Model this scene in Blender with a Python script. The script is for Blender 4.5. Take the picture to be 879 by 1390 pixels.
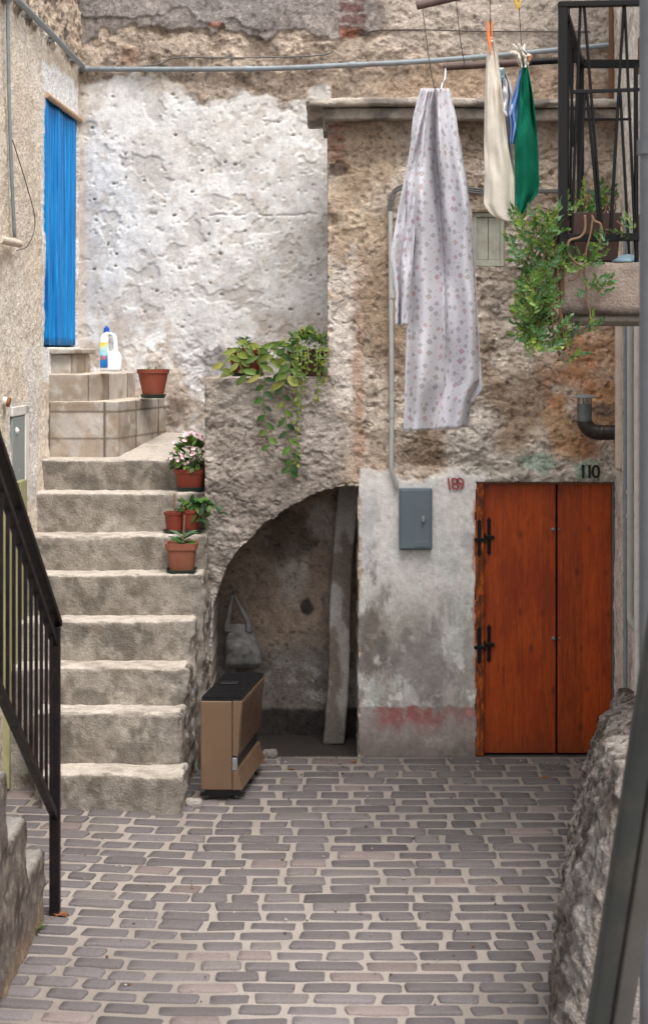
import bpy, bmesh, math, random
import numpy as np
from mathutils import Vector, Matrix
random.seed(7); rng = np.random.default_rng(11)
for o in list(bpy.data.objects): bpy.data.objects.remove(o)
SC = bpy.context.scene; COL = SC.collection
F = 2300.0; H = 2.8; HY = 475.0; CX = 439.5     # focal length in photo pixels, eye height, horizon row, centre column
# ---------------------------------------------------------------- camera
cam = bpy.data.cameras.new('camera'); camo = bpy.data.objects.new('camera', cam); COL.objects.link(camo)
camo.location = (0, 0, H); camo.rotation_euler = (math.radians(90), 0, 0)
cam.sensor_fit = 'VERTICAL'; cam.sensor_height = 36; cam.sensor_width = 24
cam.lens = F/1390*36; cam.shift_y = -(695-HY)/1390; cam.clip_start = .1; cam.clip_end = 500
cam.dof.use_dof = True; cam.dof.focus_distance = 11.3; cam.dof.aperture_fstop = 4.5
SC.camera = camo
# ---------------------------------------------------------------- sky, sun, exposure
SUN_EL, SUN_AZ = math.radians(62), math.radians(146)     # azimuth clockwise from +Y
wd = bpy.data.worlds.new('World'); SC.world = wd; wd.use_nodes = True
wn = wd.node_tree; wn.nodes.clear()
sky = wn.nodes.new('ShaderNodeTexSky'); sky.sky_type = 'NISHITA'; sky.sun_disc = False
sky.sun_elevation = SUN_EL; sky.sun_rotation = SUN_AZ; sky.dust_density = 4; sky.air_density = 1.2; sky.ozone_density = .6
hs = wn.nodes.new('ShaderNodeHueSaturation'); hs.inputs['Saturation'].default_value = .36
bg = wn.nodes.new('ShaderNodeBackground'); bg.inputs['Strength'].default_value = .15
wo = wn.nodes.new('ShaderNodeOutputWorld')
wn.links.new(sky.outputs[0], hs.inputs['Color']); wn.links.new(hs.outputs[0], bg.inputs[0]); wn.links.new(bg.outputs[0], wo.inputs[0])
sl = bpy.data.lights.new('sun', 'SUN'); sl.energy = 1.35; sl.angle = math.radians(50); sl.color = (1, .98, .96)
so = bpy.data.objects.new('sun', sl); COL.objects.link(so)
sd = Vector((math.sin(SUN_AZ)*math.cos(SUN_EL), math.cos(SUN_AZ)*math.cos(SUN_EL), math.sin(SUN_EL)))
so.rotation_euler = (-sd).to_track_quat('-Z', 'Y').to_euler(); so.location = sd*20
SC.view_settings.view_transform = 'Standard'; SC.view_settings.look = 'None'
SC.view_settings.gamma = 1; SC.view_settings.use_curve_mapping = False; SC.view_settings.exposure = 1.12
# ---------------------------------------------------------------- helpers: coordinates, colour, noise
def W(px, py, d): return Vector(((px-CX)*d/F, d, H+(HY-py)*d/F))
def onz(px, py, z):
    d = (H-z)*F/(py-HY); return W(px, py, d)
def C(r, g, b, k=1.0):
    f = lambda c: (c/12.92 if c <= .04045 else ((c+.055)/1.055)**2.4)
    return np.array([f(r/255)*k, f(g/255)*k, f(b/255)*k])
def C4(*a): return (*[float(x) for x in C(*a)], 1)
def _h(ix, iy, iz, s):
    h = (ix.astype(np.int64)*374761393 + iy.astype(np.int64)*668265263 + iz.astype(np.int64)*1440662683 + s*974634777) & 0xFFFFFFFF
    h = ((h ^ (h >> 13))*1274126177) & 0xFFFFFFFF
    h = ((h ^ (h >> 16))*2246822519) & 0xFFFFFFFF
    return ((h ^ (h >> 15)) & 0xFFFFFF)/float(0xFFFFFF)
def vn2(u, v, s):
    iu = np.floor(u); iv = np.floor(v); a = u-iu; b = v-iv
    a = a*a*a*(a*(a*6-15)+10); b = b*b*b*(b*(b*6-15)+10); z = np.zeros_like(iu)
    return ((_h(iu, iv, z, s)*(1-a)+_h(iu+1, iv, z, s)*a)*(1-b)+(_h(iu, iv+1, z, s)*(1-a)+_h(iu+1, iv+1, z, s)*a)*b)
def fb(u, v, size, octv=4, seed=0, gain=.5):
    """fractal noise about 0..1, size = size of its largest lumps"""
    u = np.asarray(u, float)/size; v = np.asarray(v, float)/size; t = 0; amp = 1; tot = 0
    for k in range(octv):
        t = t+amp*vn2(u, v, seed+k*17); tot += amp; amp *= gain
        u, v = (u*.8-v*.6)*2.03+5.3, (u*.6+v*.8)*2.03+1.7
    return t/tot
def vn3(p, s):
    i = np.floor(p); f = p-i; f = f*f*f*(f*(f*6-15)+10); x, y, z = i.T; a, b, c = f.T
    def L(dz): return ((_h(x, y, z+dz, s)*(1-a)+_h(x+1, y, z+dz, s)*a)*(1-b)+(_h(x, y+1, z+dz, s)*(1-a)+_h(x+1, y+1, z+dz, s)*a)*b)
    return L(0)*(1-c)+L(1)*c
ROT = np.array([[.36, .48, -.8], [-.8, .6, 0], [.48, .64, .6]])
def fb3(p, size, octv=4, seed=0, gain=.5):
    q = np.asarray(p, float)/size; t = 0; amp = 1; tot = 0
    for k in range(octv):
        t = t+amp*vn3(q, seed+k*13); tot += amp; amp *= gain; q = (q@ROT)*2.03+3.1
    return t/tot
def flake(q, *lv):
    """broken plaster layers: sharp-edged steps at the given noise levels"""
    return sum(sm(q, l-.008, l+.008) for l in lv)/len(lv)
def ridge(n): return 1-np.abs(2*n-1)
def worley(u, v, size, seed=0, jit=1.0):
    u = np.asarray(u)/size; v = np.asarray(v)/size; iu = np.floor(u); iv = np.floor(v)
    f1 = np.full(u.shape, 9.); f2 = np.full(u.shape, 9.); idd = np.zeros(u.shape)
    for a in (-1, 0, 1):
        for b in (-1, 0, 1):
            z = np.zeros_like(iu)
            cx = iu+a+.5+jit*(_h(iu+a, iv+b, z, seed)-.5); cy = iv+b+.5+jit*(_h(iu+a, iv+b, z, seed+5)-.5)
            d = np.hypot(u-cx, v-cy); i = _h(iu+a, iv+b, z, seed+9)
            n = d < f1; f2 = np.where(n, f1, np.minimum(f2, d)); idd = np.where(n, i, idd); f1 = np.where(n, d, f1)
    return f1, f2, idd
def sm(x, a, b):
    t = np.clip((np.asarray(x, float)-a)/(b-a), 0, 1); return t*t*(3-2*t)
def mixc(c, col, m): return c*(1-m[..., None])+np.asarray(col)*m[..., None]
def blob(u, v, cx, cy, rx, ry, n, amp=.7, soft=.25):
    d = np.sqrt(((u-cx)/rx)**2+((v-cy)/ry)**2)+(n-.5)*2*amp
    return 1-sm(d, 1-soft, 1+soft)
def boxm(u, v, u0, u1, v0, v1, n=.5, amp=0, soft=4):
    nn = (n-.5)*2*amp
    return sm(u+nn, u0-soft, u0+soft)*(1-sm(u+nn, u1-soft, u1+soft))*sm(v+nn, v0-soft, v0+soft)*(1-sm(v+nn, v1-soft, v1+soft))
# ---------------------------------------------------------------- helpers: objects
ROOT = {}
def tag(o, label=None, cat=None, group=None, kind=None):
    if label: o['label'] = label
    if cat: o['category'] = cat
    if group: o['group'] = group
    if kind: o['kind'] = kind
    return o
def thing(name, loc, label, cat, group=None):
    o = bpy.data.objects.new(name, None); COL.objects.link(o); o.location = loc; o.empty_display_size = .1
    ROOT[o.name] = Vector(loc); return tag(o, label, cat, group)
def link(name, me, parent=None, origin=None):
    o = bpy.data.objects.new(name, me); COL.objects.link(o)
    if parent is not None:
        o.parent = parent; off = ROOT[parent.name]
    else:
        off = Vector(origin) if origin is not None else Vector((0, 0, 0)); o.location = off
    ROOT[o.name] = off
    if off.length > 0:
        n = len(me.vertices); a = np.empty(n*3, np.float32); me.vertices.foreach_get('co', a)
        a = a.reshape(-1, 3)-np.array(off, np.float32); me.vertices.foreach_set('co', a.ravel()); me.update()
    return o
def npmesh(name, verts, faces, cols=None, mat=None, smooth=True, parent=None, origin=None):
    """verts Nx3 array, faces Mx4 array; cols Nx3 base colours"""
    me = bpy.data.meshes.new(name); verts = np.asarray(verts, np.float32); faces = np.asarray(faces, np.int32)
    me.vertices.add(len(verts)); me.vertices.foreach_set('co', verts.ravel())
    k = faces.shape[1]; me.loops.add(faces.size); me.polygons.add(len(faces))
    me.loops.foreach_set('vertex_index', faces.ravel()); me.polygons.foreach_set('loop_start', np.arange(len(faces), dtype=np.int32)*k)
    me.update(calc_edges=True); me.validate()
    if cols is not None: paint(me, cols)
    if mat: me.materials.append(mat)
    me.polygons.foreach_set('use_smooth', np.full(len(me.polygons), smooth)); me.update()
    return link(name, me, parent, origin)
def paint(me, cols):
    a = me.color_attributes.new('paint', 'FLOAT_COLOR', 'POINT'); cols = np.asarray(cols); c = np.ones((len(me.vertices), 4), np.float32); c[:, :cols.shape[1]] = np.clip(cols, 0.004, 1); c[:, :3] = np.minimum(c[:, :3], .95)
    a.data.foreach_set('color', c.ravel())
class MB:
    """collects shapes, links them as ONE mesh"""
    def __init__(s): s.v = []; s.f = []; s.c = []; s.mi = []; s.cur = None; s.m = 0; s.uv = None
    def add(s, vs, fs):
        b = len(s.v); s.v += [Vector(p) for p in vs]; s.f += [tuple(b+i for i in f) for f in fs]; s.mi += [s.m]*len(fs)
        s.c += [s.cur if s.cur is not None else (.5, .5, .5)]*len(vs); return b
    def box(s, a, b):
        x0, y0, z0 = a; x1, y1, z1 = b
        s.add([(x0, y0, z0), (x1, y0, z0), (x1, y1, z0), (x0, y1, z0), (x0, y0, z1), (x1, y0, z1), (x1, y1, z1), (x0, y1, z1)],
              [(3, 2, 1, 0), (4, 5, 6, 7), (0, 1, 5, 4), (1, 2, 6, 5), (2, 3, 7, 6), (3, 0, 4, 7)]); return s
    def bar(s, p, q, w, h, up=(0, 0, 1)):
        p = Vector(p); q = Vector(q); t = (q-p).normalized(); sd = t.cross(Vector(up))
        if sd.length < 1e-4: sd = t.cross(Vector((0, 1, 0)))
        sd.normalize(); u = sd.cross(t); a = sd*w/2; b = u*h/2
        s.add([p-a-b, p+a-b, p+a+b, p-a+b, q-a-b, q+a-b, q+a+b, q-a+b],
              [(0, 1, 2, 3), (7, 6, 5, 4), (1, 0, 4, 5), (2, 1, 5, 6), (3, 2, 6, 7), (0, 3, 7, 4)]); return s
    def prism(s, pts, vec):
        n = len(pts); vec = Vector(vec); P = [Vector(p) for p in pts]
        s.add(P+[p+vec for p in P], [tuple(range(n)), tuple(range(2*n-1, n-1, -1))]+[((i+1) % n, i, n+i, n+(i+1) % n) for i in range(n)]); return s
    def tube(s, path, r, n=10, caps=True):
        P = [Vector(p) for p in path]; R = r if isinstance(r, (list, tuple)) else [r]*len(P); m = len(P)
        t0 = (P[1]-P[0]).normalized(); ref = Vector((0, 0, 1)) if abs(t0.z) < .9 else Vector((1, 0, 0)); side = t0.cross(ref).normalized(); vs = []
        for i in range(m):
            t = (P[min(i+1, m-1)]-P[max(i-1, 0)]).normalized(); side = (side-t*side.dot(t)).normalized(); up = side.cross(t)
            vs += [P[i]+(side*math.cos(k*2*math.pi/n)+up*math.sin(k*2*math.pi/n))*R[i] for k in range(n)]
        fs = [(i*n+k, i*n+(k+1) % n, (i+1)*n+(k+1) % n, (i+1)*n+k) for i in range(m-1) for k in range(n)]
        if caps: fs += [tuple(range(n-1, -1, -1)), tuple((m-1)*n+k for k in range(n))]
        s.add(vs, fs); return s
    def lathe(s, c, prof, n=28, sq=0, ax=None, ay=None):
        c = Vector(c); vs = []; ax = Vector(ax or (1, 0, 0)); ay = Vector(ay or (0, 1, 0)); az = ax.cross(ay)
        for r, z in prof:
            for k in range(n):
                a = k*2*math.pi/n; ca, sa = math.cos(a), math.sin(a)
                q = 1 if not sq else 1/((abs(ca)**sq+abs(sa)**sq)**(1/sq))
                vs.append(c+ax*r*ca*q+ay*r*sa*q+az*z)
        m = len(prof)
        s.add(vs, [(i*n+k, i*n+(k+1) % n, (i+1)*n+(k+1) % n, (i+1)*n+k) for i in range(m-1) for k in range(n)]+
              [tuple(range(n-1, -1, -1)), tuple((m-1)*n+k for k in range(n))]); return s
    def leaf(s, base, d, nrm, L, w, curl=.25, col=None, tip=1.0):
        base = Vector(base); d = Vector(d).normalized(); sd = d.cross(Vector(nrm))
        if sd.length < 1e-3: sd = d.cross(Vector((.3, .8, .5)))
        sd.normalize(); n = sd.cross(d); old = s.cur
        if col is not None: s.cur = col
        pts = [base]
        for t, ww in ((.3, .85), (.6, 1.0), (.85, .55)):
            mid = base+d*L*t-n*curl*L*t*t
            pts += [mid+sd*w*ww*.5+n*w*.13*ww, mid-n*w*.02, mid-sd*w*ww*.5+n*w*.13*ww]
        pts.append(base+d*L-n*curl*L*tip)
        s.add(pts, [(0, 2, 1), (0, 3, 2), (1, 2, 5, 4), (2, 3, 6, 5), (4, 5, 8, 7), (5, 6, 9, 8), (7, 8, 10), (8, 9, 10)]); s.cur = old; return s
    def build(s, name, mat, parent=None, origin=None, bevel=0, smooth=False, seg=2, auto=None, recalc=True):
        me = bpy.data.meshes.new(name); me.from_pydata([tuple(v) for v in s.v], [], s.f); me.validate()
        mats = mat if isinstance(mat, (list, tuple)) else [mat]
        for m in mats: me.materials.append(m)
        if len(mats) > 1 and len(s.mi) == len(me.polygons): me.polygons.foreach_set('material_index', s.mi)
        if any(c != (.5, .5, .5) for c in [tuple(x) for x in s.c[:200]]): paint(me, np.array([list(c) for c in s.c]))
        bm = bmesh.new(); bm.from_mesh(me)
        if recalc: bmesh.ops.recalc_face_normals(bm, faces=bm.faces)
        if bevel:
            es = [e for e in bm.edges if len(e.link_faces) == 2 and e.calc_face_angle(0) > .5]
            bmesh.ops.bevel(bm, geom=es, offset=bevel, segments=seg, affect='EDGES', profile=.5, clamp_overlap=True)
        if smooth:
            for f in bm.faces: f.smooth = True
            if auto:
                for e in bm.edges:
                    if len(e.link_faces) == 2 and e.calc_face_angle(0) > math.radians(auto): e.smooth = False
        bm.to_mesh(me); bm.free(); me.update()
        return link(name, me, parent, origin)
def gridfaces(nu, nv):
    i = np.arange(nu*nv).reshape(nv, nu)
    return np.stack([i[:-1, :-1], i[:-1, 1:], i[1:, 1:], i[1:, :-1]], -1)
def wall(name, A, B, pos, keep, col, disp, nrm, depth, mat, parent=None, origin=None, segs=6, rough=.006, seed=3, sat=.8, grain=None, speck=1):
    """displaced plaster sheet over the parameter grid A x B, its openings cut out and every rim carried back into the thickness"""
    a, b = np.meshgrid(A, B); P = pos(a, b)                               # nv,nu,3
    nrm = np.asarray(nrm, float); dd = disp(a, b, P); P = P+nrm*dd[..., None]; c = col(a, b, P); lum = (c@np.array([.25, .65, .1]))[..., None]; c = lum+(c-lum)*sat
    gr = grain(a, b)[..., None] if grain else np.ones(a.shape+(1,)); q = P.reshape(-1, 3)
    sp = ((fb3(q, .022, 3, seed+200, .7)-.5)*.85+(fb3(q, .085, 4, seed+220, .6)-.5)*.5).reshape(a.shape)[..., None]; c = c*(1+sp*(.35+.65*gr)*speck)
    dk = np.clip(fb3(q, .03, 2, seed+240)-.66, 0, .12).reshape(a.shape)[..., None]/.12; c = c*(1-.45*dk*gr*speck); c = np.concatenate([c, gr], -1)
    fs = gridfaces(len(A), len(B)); ca = (a[:-1, :-1]+a[1:, 1:])/2; cb = (b[:-1, :-1]+b[1:, 1:])/2
    fs = fs[keep(ca, cb)] if keep else fs.reshape(-1, 4)
    V = P.reshape(-1, 3); Cc = c.reshape(-1, 4)
    e = np.concatenate([fs[:, [0, 1]], fs[:, [1, 2]], fs[:, [2, 3]], fs[:, [3, 0]]])
    key = e[:, 0].astype(np.int64)*10**7+e[:, 1]; rev = e[:, 1].astype(np.int64)*10**7+e[:, 0]
    be = e[~np.isin(key, rev)]; bv = np.unique(be); dep = depth(a.ravel()[bv], b.ravel()[bv])
    rings = [V]; cc = [Cc]; idx = np.full(len(V), -1); prev = np.arange(len(V)); allf = [fs]; base = len(V)
    for k in range(1, segs+1):
        q = V[bv]-nrm*(dep*k/segs)[:, None]
        j = (fb3(q, .09, 3, seed)-.5)[:, None]*2*rough*np.array([1, 1, 1.])*(0 if k == segs else 1)
        rings.append(q+j); cc.append(Cc[bv]); idx = np.full(len(V), -1); idx[bv] = base+np.arange(len(bv))
        allf.append(np.stack([prev[be[:, 1]], prev[be[:, 0]], idx[be[:, 0]], idx[be[:, 1]]], -1)); prev = idx; base += len(bv)
    fsA = np.concatenate(allf); VV = np.concatenate(rings); CC = np.concatenate(cc)
    used = np.zeros(len(VV), bool); used[fsA] = True; rm = np.cumsum(used)-1
    return npmesh(name, VV[used], rm[fsA], CC[used], mat, True, parent, origin)
def rblock(name, lo, hi, r=.02, res=.02, amp=.008, size=.06, seed=1, warp=None, colf=None, mat=None, parent=None, origin=None, octv=4, chip=0):
    """rounded, weathered block"""
    lo = np.array(lo, float); hi = np.array(hi, float); n = np.maximum(2, np.ceil((hi-lo)/res).astype(int)); V = []; Fc = []; base = 0
    for ax in range(3):
        u, w = [(1, 2), (2, 0), (0, 1)][ax]
        for side in (0, 1):
            gu, gw = np.meshgrid(np.linspace(lo[u], hi[u], n[u]+1), np.linspace(lo[w], hi[w], n[w]+1))
            p = np.zeros(gu.shape+(3,)); p[..., u] = gu; p[..., w] = gw; p[..., ax] = hi[ax] if side else lo[ax]
            f = gridfaces(n[u]+1, n[w]+1).reshape(-1, 4)
            if not side: f = f[:, ::-1]
            V.append(p.reshape(-1, 3)); Fc.append(f+base); base += p.size//3
    V = np.concatenate(V); Fc = np.concatenate(Fc)
    _, i0, inv = np.unique(np.round(V, 5), axis=0, return_index=True, return_inverse=True); V = V[i0]; Fc = inv.ravel()[Fc]
    r = min(r, (hi-lo).min()*.49)
    inn = np.clip(V, lo+r, hi-r); dv = V-inn; L = np.linalg.norm(dv, axis=1, keepdims=True); N = dv/np.maximum(L, 1e-9)
    flat = (L[:, 0] < 1e-9); N[flat] = 0
    P = inn+N*r
    d = (fb3(P, size, octv, seed)-.5)*2*amp
    if chip:
        e = (np.sum(np.abs(N) > .25, axis=1) >= 2); ch = np.clip(fb3(P, .11, 3, seed+50)-.52, 0, 1)*chip*8; d = d-np.where(e, np.minimum(ch, r*1.2+.02), 0)
    cols = colf(P, N) if colf else None
    if cols is not None: cols = cols*(1+((fb3(P, .022, 3, seed+200, .7)-.5)*.5+(fb3(P, .07, 3, seed+220)-.5)*.4)[:, None])
    P = P+N*d[:, None]
    if warp: P = warp(P)
    return npmesh(name, P, Fc, cols, mat, True, parent, origin)
# ---------------------------------------------------------------- materials
class NT:
    def __init__(s, name):
        s.m = bpy.data.materials.new(name); s.m.use_nodes = True; s.t = s.m.node_tree; s.n = s.t.nodes; s.p = s.n['Principled BSDF']
        tc = s.n.new('ShaderNodeTexCoord'); s.obj = tc.outputs['Object']; s.uvc = tc.outputs['UV']; s.geo = s.n.new('ShaderNodeNewGeometry').outputs['Position']
    def lk(s, a, b): s.t.links.new(a, b)
    def set(s, sock, v):
        if isinstance(v, bpy.types.NodeSocket): s.lk(v, sock)
        else: sock.default_value = v
    def noise(s, scale, detail=4, rough=.55, vec=None, dist=0):
        n = s.n.new('ShaderNodeTexNoise'); s.lk(vec or s.geo, n.inputs['Vector'])
        n.inputs['Scale'].default_value = scale; n.inputs['Detail'].default_value = detail; n.inputs['Roughness'].default_value = rough; n.inputs['Distortion'].default_value = dist
        return n.outputs['Fac']
    def voro(s, scale, vec=None, feature='F1', metric='EUCLIDEAN', rnd=1):
        n = s.n.new('ShaderNodeTexVoronoi'); n.feature = feature; n.distance = metric; s.lk(vec or s.geo, n.inputs['Vector'])
        n.inputs['Scale'].default_value = scale; n.inputs['Randomness'].default_value = rnd; return n
    def math(s, op, a, b=0, c=None):
        n = s.n.new('ShaderNodeMath'); n.operation = op; s.set(n.inputs[0], a); s.set(n.inputs[1], b)
        if c is not None: s.set(n.inputs[2], c)
        return n.outputs[0]
    def ramp(s, f, stops, interp='LINEAR'):
        n = s.n.new('ShaderNodeValToRGB'); s.lk(f, n.inputs[0]); e = n.color_ramp.elements; n.color_ramp.interpolation = interp
        while len(e) < len(stops): e.new(.5)
        for k, (p, c) in enumerate(stops):
            e[k].position = p; e[k].color = c if not isinstance(c, (int, float)) else (c, c, c, 1)
        return n.outputs[0]
    def mix(s, f, a, b, mode='MIX'):
        n = s.n.new('ShaderNodeMix'); n.data_type = 'RGBA'; n.blend_type = mode
        s.set(n.inputs[0], f); s.set(n.inputs[6], a); s.set(n.inputs[7], b); return n.outputs[2]
    def mapr(s, f, a, b, c, d):
        n = s.n.new('ShaderNodeMapRange'); s.lk(f, n.inputs[0])
        for k, v in enumerate((a, b, c, d)): n.inputs[k+1].default_value = v
        return n.outputs[0]
    def scl(s, v, vec=None):
        n = s.n.new('ShaderNodeMapping'); s.lk(vec or s.geo, n.inputs[0]); n.inputs['Scale'].default_value = v; return n.outputs[0]
    def attr(s, name='paint'):
        n = s.n.new('ShaderNodeAttribute'); n.attribute_name = name; return n.outputs['Color']
    def bump(s, h, strength=.4, dist=.01):
        n = s.n.new('ShaderNodeBump'); s.lk(h, n.inputs['Height']); n.inputs['Strength'].default_value = strength; n.inputs['Distance'].default_value = dist
        s.lk(n.outputs[0], s.p.inputs['Normal'])
    def out(s, col=None, rough=None, metal=None, spec=None):
        if col is not None: s.set(s.p.inputs['Base Color'], col)
        if rough is not None: s.set(s.p.inputs['Roughness'], rough)
        if metal is not None: s.p.inputs['Metallic'].default_value = metal
        if spec is not None: s.p.inputs['Specular IOR Level'].default_value = spec
        return s.m
def M_paint(name, lo=.82, hi=1.14, fine=90, bump=.5, dist=.006, spec=.15, rough=.92, grit=220):
    t = NT(name); n = t.noise(fine, 5, .62); g = t.noise(grit, 2, .5)
    at = t.n.new('ShaderNodeAttribute'); at.attribute_name = 'paint'; ga = at.outputs['Alpha']; k = t.math('ADD', 1, t.math('MULTIPLY', ga, t.math('SUBTRACT', t.mapr(n, .3, .7, lo, hi), 1))); c = t.mix(1, t.attr(), t.mix(1, k, t.mapr(g, .3, .7, .93, 1.06), 'MULTIPLY'), 'MULTIPLY')
    t.bump(t.math('MULTIPLY', ga, t.math('ADD', n, t.math('MULTIPLY', g, .45))), bump, dist); return t.out(c, rough, 0, spec)
def M_plain(name, col, rough=.5, metal=0, var=.12, scale=14, bump=.0, bscale=60, dirt=None, dirtamt=.5, spec=.4, obj=True):
    t = NT(name); v = t.obj if obj else t.geo; n = t.noise(scale, 5, .6, v)
    c = t.mix(1, (*[float(x) for x in col], 1), t.mapr(n, .3, .7, 1-var, 1+var), 'MULTIPLY')
    if dirt is not None:
        d = t.noise(scale*.6, 6, .7, v); c = t.mix(t.mapr(d, .5, .68, 0, dirtamt), c, (*[float(x) for x in dirt], 1))
    if bump: t.bump(t.noise(bscale, 4, .6, v), bump, .003)
    return t.out(c, t.mapr(n, .3, .7, max(.05, rough-.08), min(1, rough+.08)), metal, spec)
M = {}
M['plaster'] = M_paint('weathered_plaster', .76, 1.2, 85, .9, .012, grit=260)
M['smooth_plaster'] = M_paint('limewashed_plaster', .9, 1.07, 55, .35, .005)
M['stone'] = M_paint('rough_cement', .76, 1.2, 75, .9, .012, grit=240)
M['roughcast'] = M_paint('pebbly_roughcast', .72, 1.2, 46, 1, .02, grit=130)
M['paver'] = M_paint('paving_stone', .82, 1.14, 110, .35, .004, .25, .8)
M['leaf'] = None
t = NT('leaf_surface'); c = t.mix(1, t.attr(), t.mapr(t.noise(60, 3), .3, .7, .8, 1.2), 'MULTIPLY'); t.out(c, .45, 0, .35)
tr = t.n.new('ShaderNodeBsdfTranslucent'); t.lk(t.mix(1, c, (1.3, 1.5, .6, 1), 'MULTIPLY'), tr.inputs[0]); mx = t.n.new('ShaderNodeMixShader'); mx.inputs[0].default_value = .25
o_ = t.n['Material Output']; t.lk(t.p.outputs[0], mx.inputs[1]); t.lk(tr.outputs[0], mx.inputs[2]); t.lk(mx.outputs[0], o_.inputs[0]); M['leaf'] = t.m
M['iron'] = M_plain('dark_iron', C(34, 30, 31), .5, .0, .25, 30, .25, 150, C(62, 42, 34), .45)
M['rail_iron'] = M_plain('brown_painted_iron', C(17, 13, 13), .5, .0, .25, 20, .2, 150, C(52, 32, 26), .4, spec=.25)
M['flatbar'] = M_plain('dull_grey_bar', C(78, 76, 73), .5, 0, .14, 9, .15, 90)
M['black'] = M_plain('black_iron', C(9, 8, 9), .55, .0, .2, 40, .15, 150, spec=.25)
M['galv'] = M_plain('grey_galvanised_pipe', C(132, 140, 144), .5, .25, .14, 20, .1, 90, C(110, 100, 92), .5)
M['pvc'] = M_plain('grey_plastic_conduit', C(172, 172, 168), .5, 0, .06, 12, 0, 60, C(140, 130, 120), .35)
M['whitepipe'] = M_plain('white_painted_pipe', C(206, 202, 196), .55, 0, .06, 10, .1, 50, C(150, 135, 118), .5)
M['beigepipe'] = M_plain('plaster_coated_pipe', C(196, 180, 164), .8, 0, .1, 18, .3, 80, C(150, 132, 115), .5)
M['downpipe'] = M_plain('dark_grey_downpipe', C(88, 90, 92), .45, 0, .1, 8, .05, 60, C(70, 66, 64), .4)
M['steel_rail'] = M_plain('grey_green_painted_rail', C(46, 50, 49), .42, 0, .16, 9, .15, 90, C(88, 80, 70), .4)
M['cable'] = M_plain('grey_cable', C(96, 94, 92), .6, 0, .15, 30)
M['wire'] = M_plain('dark_wire', C(70, 62, 56), .6, 0, .15, 30)
M['meter'] = M_plain('slate_grey_cabinet', C(93, 105, 112), .5, 0, .05, 6, .05, 120, C(120, 124, 124), .25)
M['meter2'] = M_plain('grey_green_cabinet', C(126, 134, 132), .5, 0, .08, 10, .05, 120, C(150, 130, 110), .3)
M['terra'] = M_plain('terracotta_plastic', C(132, 66, 48), .6, 0, .1, 14, .05, 60, C(120, 90, 72), .3)
M['terra2'] = M_plain('pale_terracotta', C(134, 80, 60), .65, 0, .1, 14, .05, 60, C(124, 100, 86), .3)
M['terra3'] = M_plain('rust_red_plastic', C(118, 50, 34), .55, 0, .1, 14, .05, 60)
M['brownpot'] = M_plain('dark_brown_plastic', C(66, 44, 38), .6, 0, .12, 14)
M['saucer'] = M_plain('dark_green_plastic', C(38, 56, 48), .5, 0, .1, 14)
M['soil'] = M_plain('soil_and_backing', C(70, 54, 42), .95, 0, .4, 60, .8, 90)  # also colours the dark backing panels behind doors and window
M['stem'] = M_plain('dry_stem', C(118, 92, 68), .8, 0, .2, 60)
M['vine'] = M_plain('green_stem', C(92, 104, 52), .7, 0, .2, 60)
M['flower'] = M_plain('pink_petals', C(236, 200, 206), .6, 0, .15, 80)
M['rod'] = M_plain('rusty_brown_rod', C(86, 66, 60), .6, 0, .2, 20, .2, 90, C(58, 48, 46), .5)
M['brownwood'] = M_plain('brown_wood', C(110, 74, 52), .7, 0, .2, 20, .2, 90, C(80, 60, 48), .5)
M['palewood'] = M_plain('pale_wood', C(176, 146, 116), .7, 0, .14, 20)
M['whiteplastic'] = M_plain('white_plastic', C(226, 226, 228), .32, 0, .03, 8)
M['blueplastic'] = M_plain('blue_plastic', C(24, 84, 176), .35, 0, .05, 8)
M['paleblue'] = M_plain('pale_blue_plastic', C(170, 200, 214), .4, 0, .08, 12)
M['heater'] = M_plain('tan_enamel', C(106, 84, 65), .38, 0, .05, 5, 0, 60, C(140, 106, 82), .25)
M['heaterd'] = M_plain('brown_smoked_panel', C(92, 70, 54), .3, 0, .06, 6)
M['grille'] = M_plain('black_grille', C(32, 31, 33), .45, 0, .12, 20)
M['silver'] = M_plain('silver_trim', C(176, 178, 180), .3, .8, .06, 20)
M['pipecap'] = M_plain('grey_flue_metal', C(98, 106, 108), .42, .3, .12, 20, .1, 80, C(80, 76, 72), .4)
M['elbow'] = M_plain('dark_brown_flue_metal', C(58, 50, 46), .4, .4, .2, 24, .1, 80)
M['capmetal'] = M_plain('galvanised_cap', C(150, 156, 158), .4, .5, .1, 20)
M['shutter'] = M_plain('pale_grey_green_shutter', C(164, 164, 150), .75, 0, .1, 18, .15, 60, C(130, 124, 108), .5)
M['dry'] = M_plain('dry_leaf', C(120, 78, 46), .8, 0, .25, 60)
M['pegorange'] = M_plain('orange_plastic', C(226, 128, 66), .5, 0, .08, 20)
M['pegyellow'] = M_plain('yellow_plastic', C(222, 178, 44), .5, 0, .08, 20)
M['pegteal'] = M_plain('teal_plastic', C(110, 140, 146), .5, 0, .08, 20)
M['redpaint'] = M_plain('faded_red_paint', C(150, 70, 70), .9, 0, .2, 40)
M['blackpaint'] = M_plain('black_stencil_paint', C(34, 32, 30), .85, 0, .25, 30)
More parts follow.
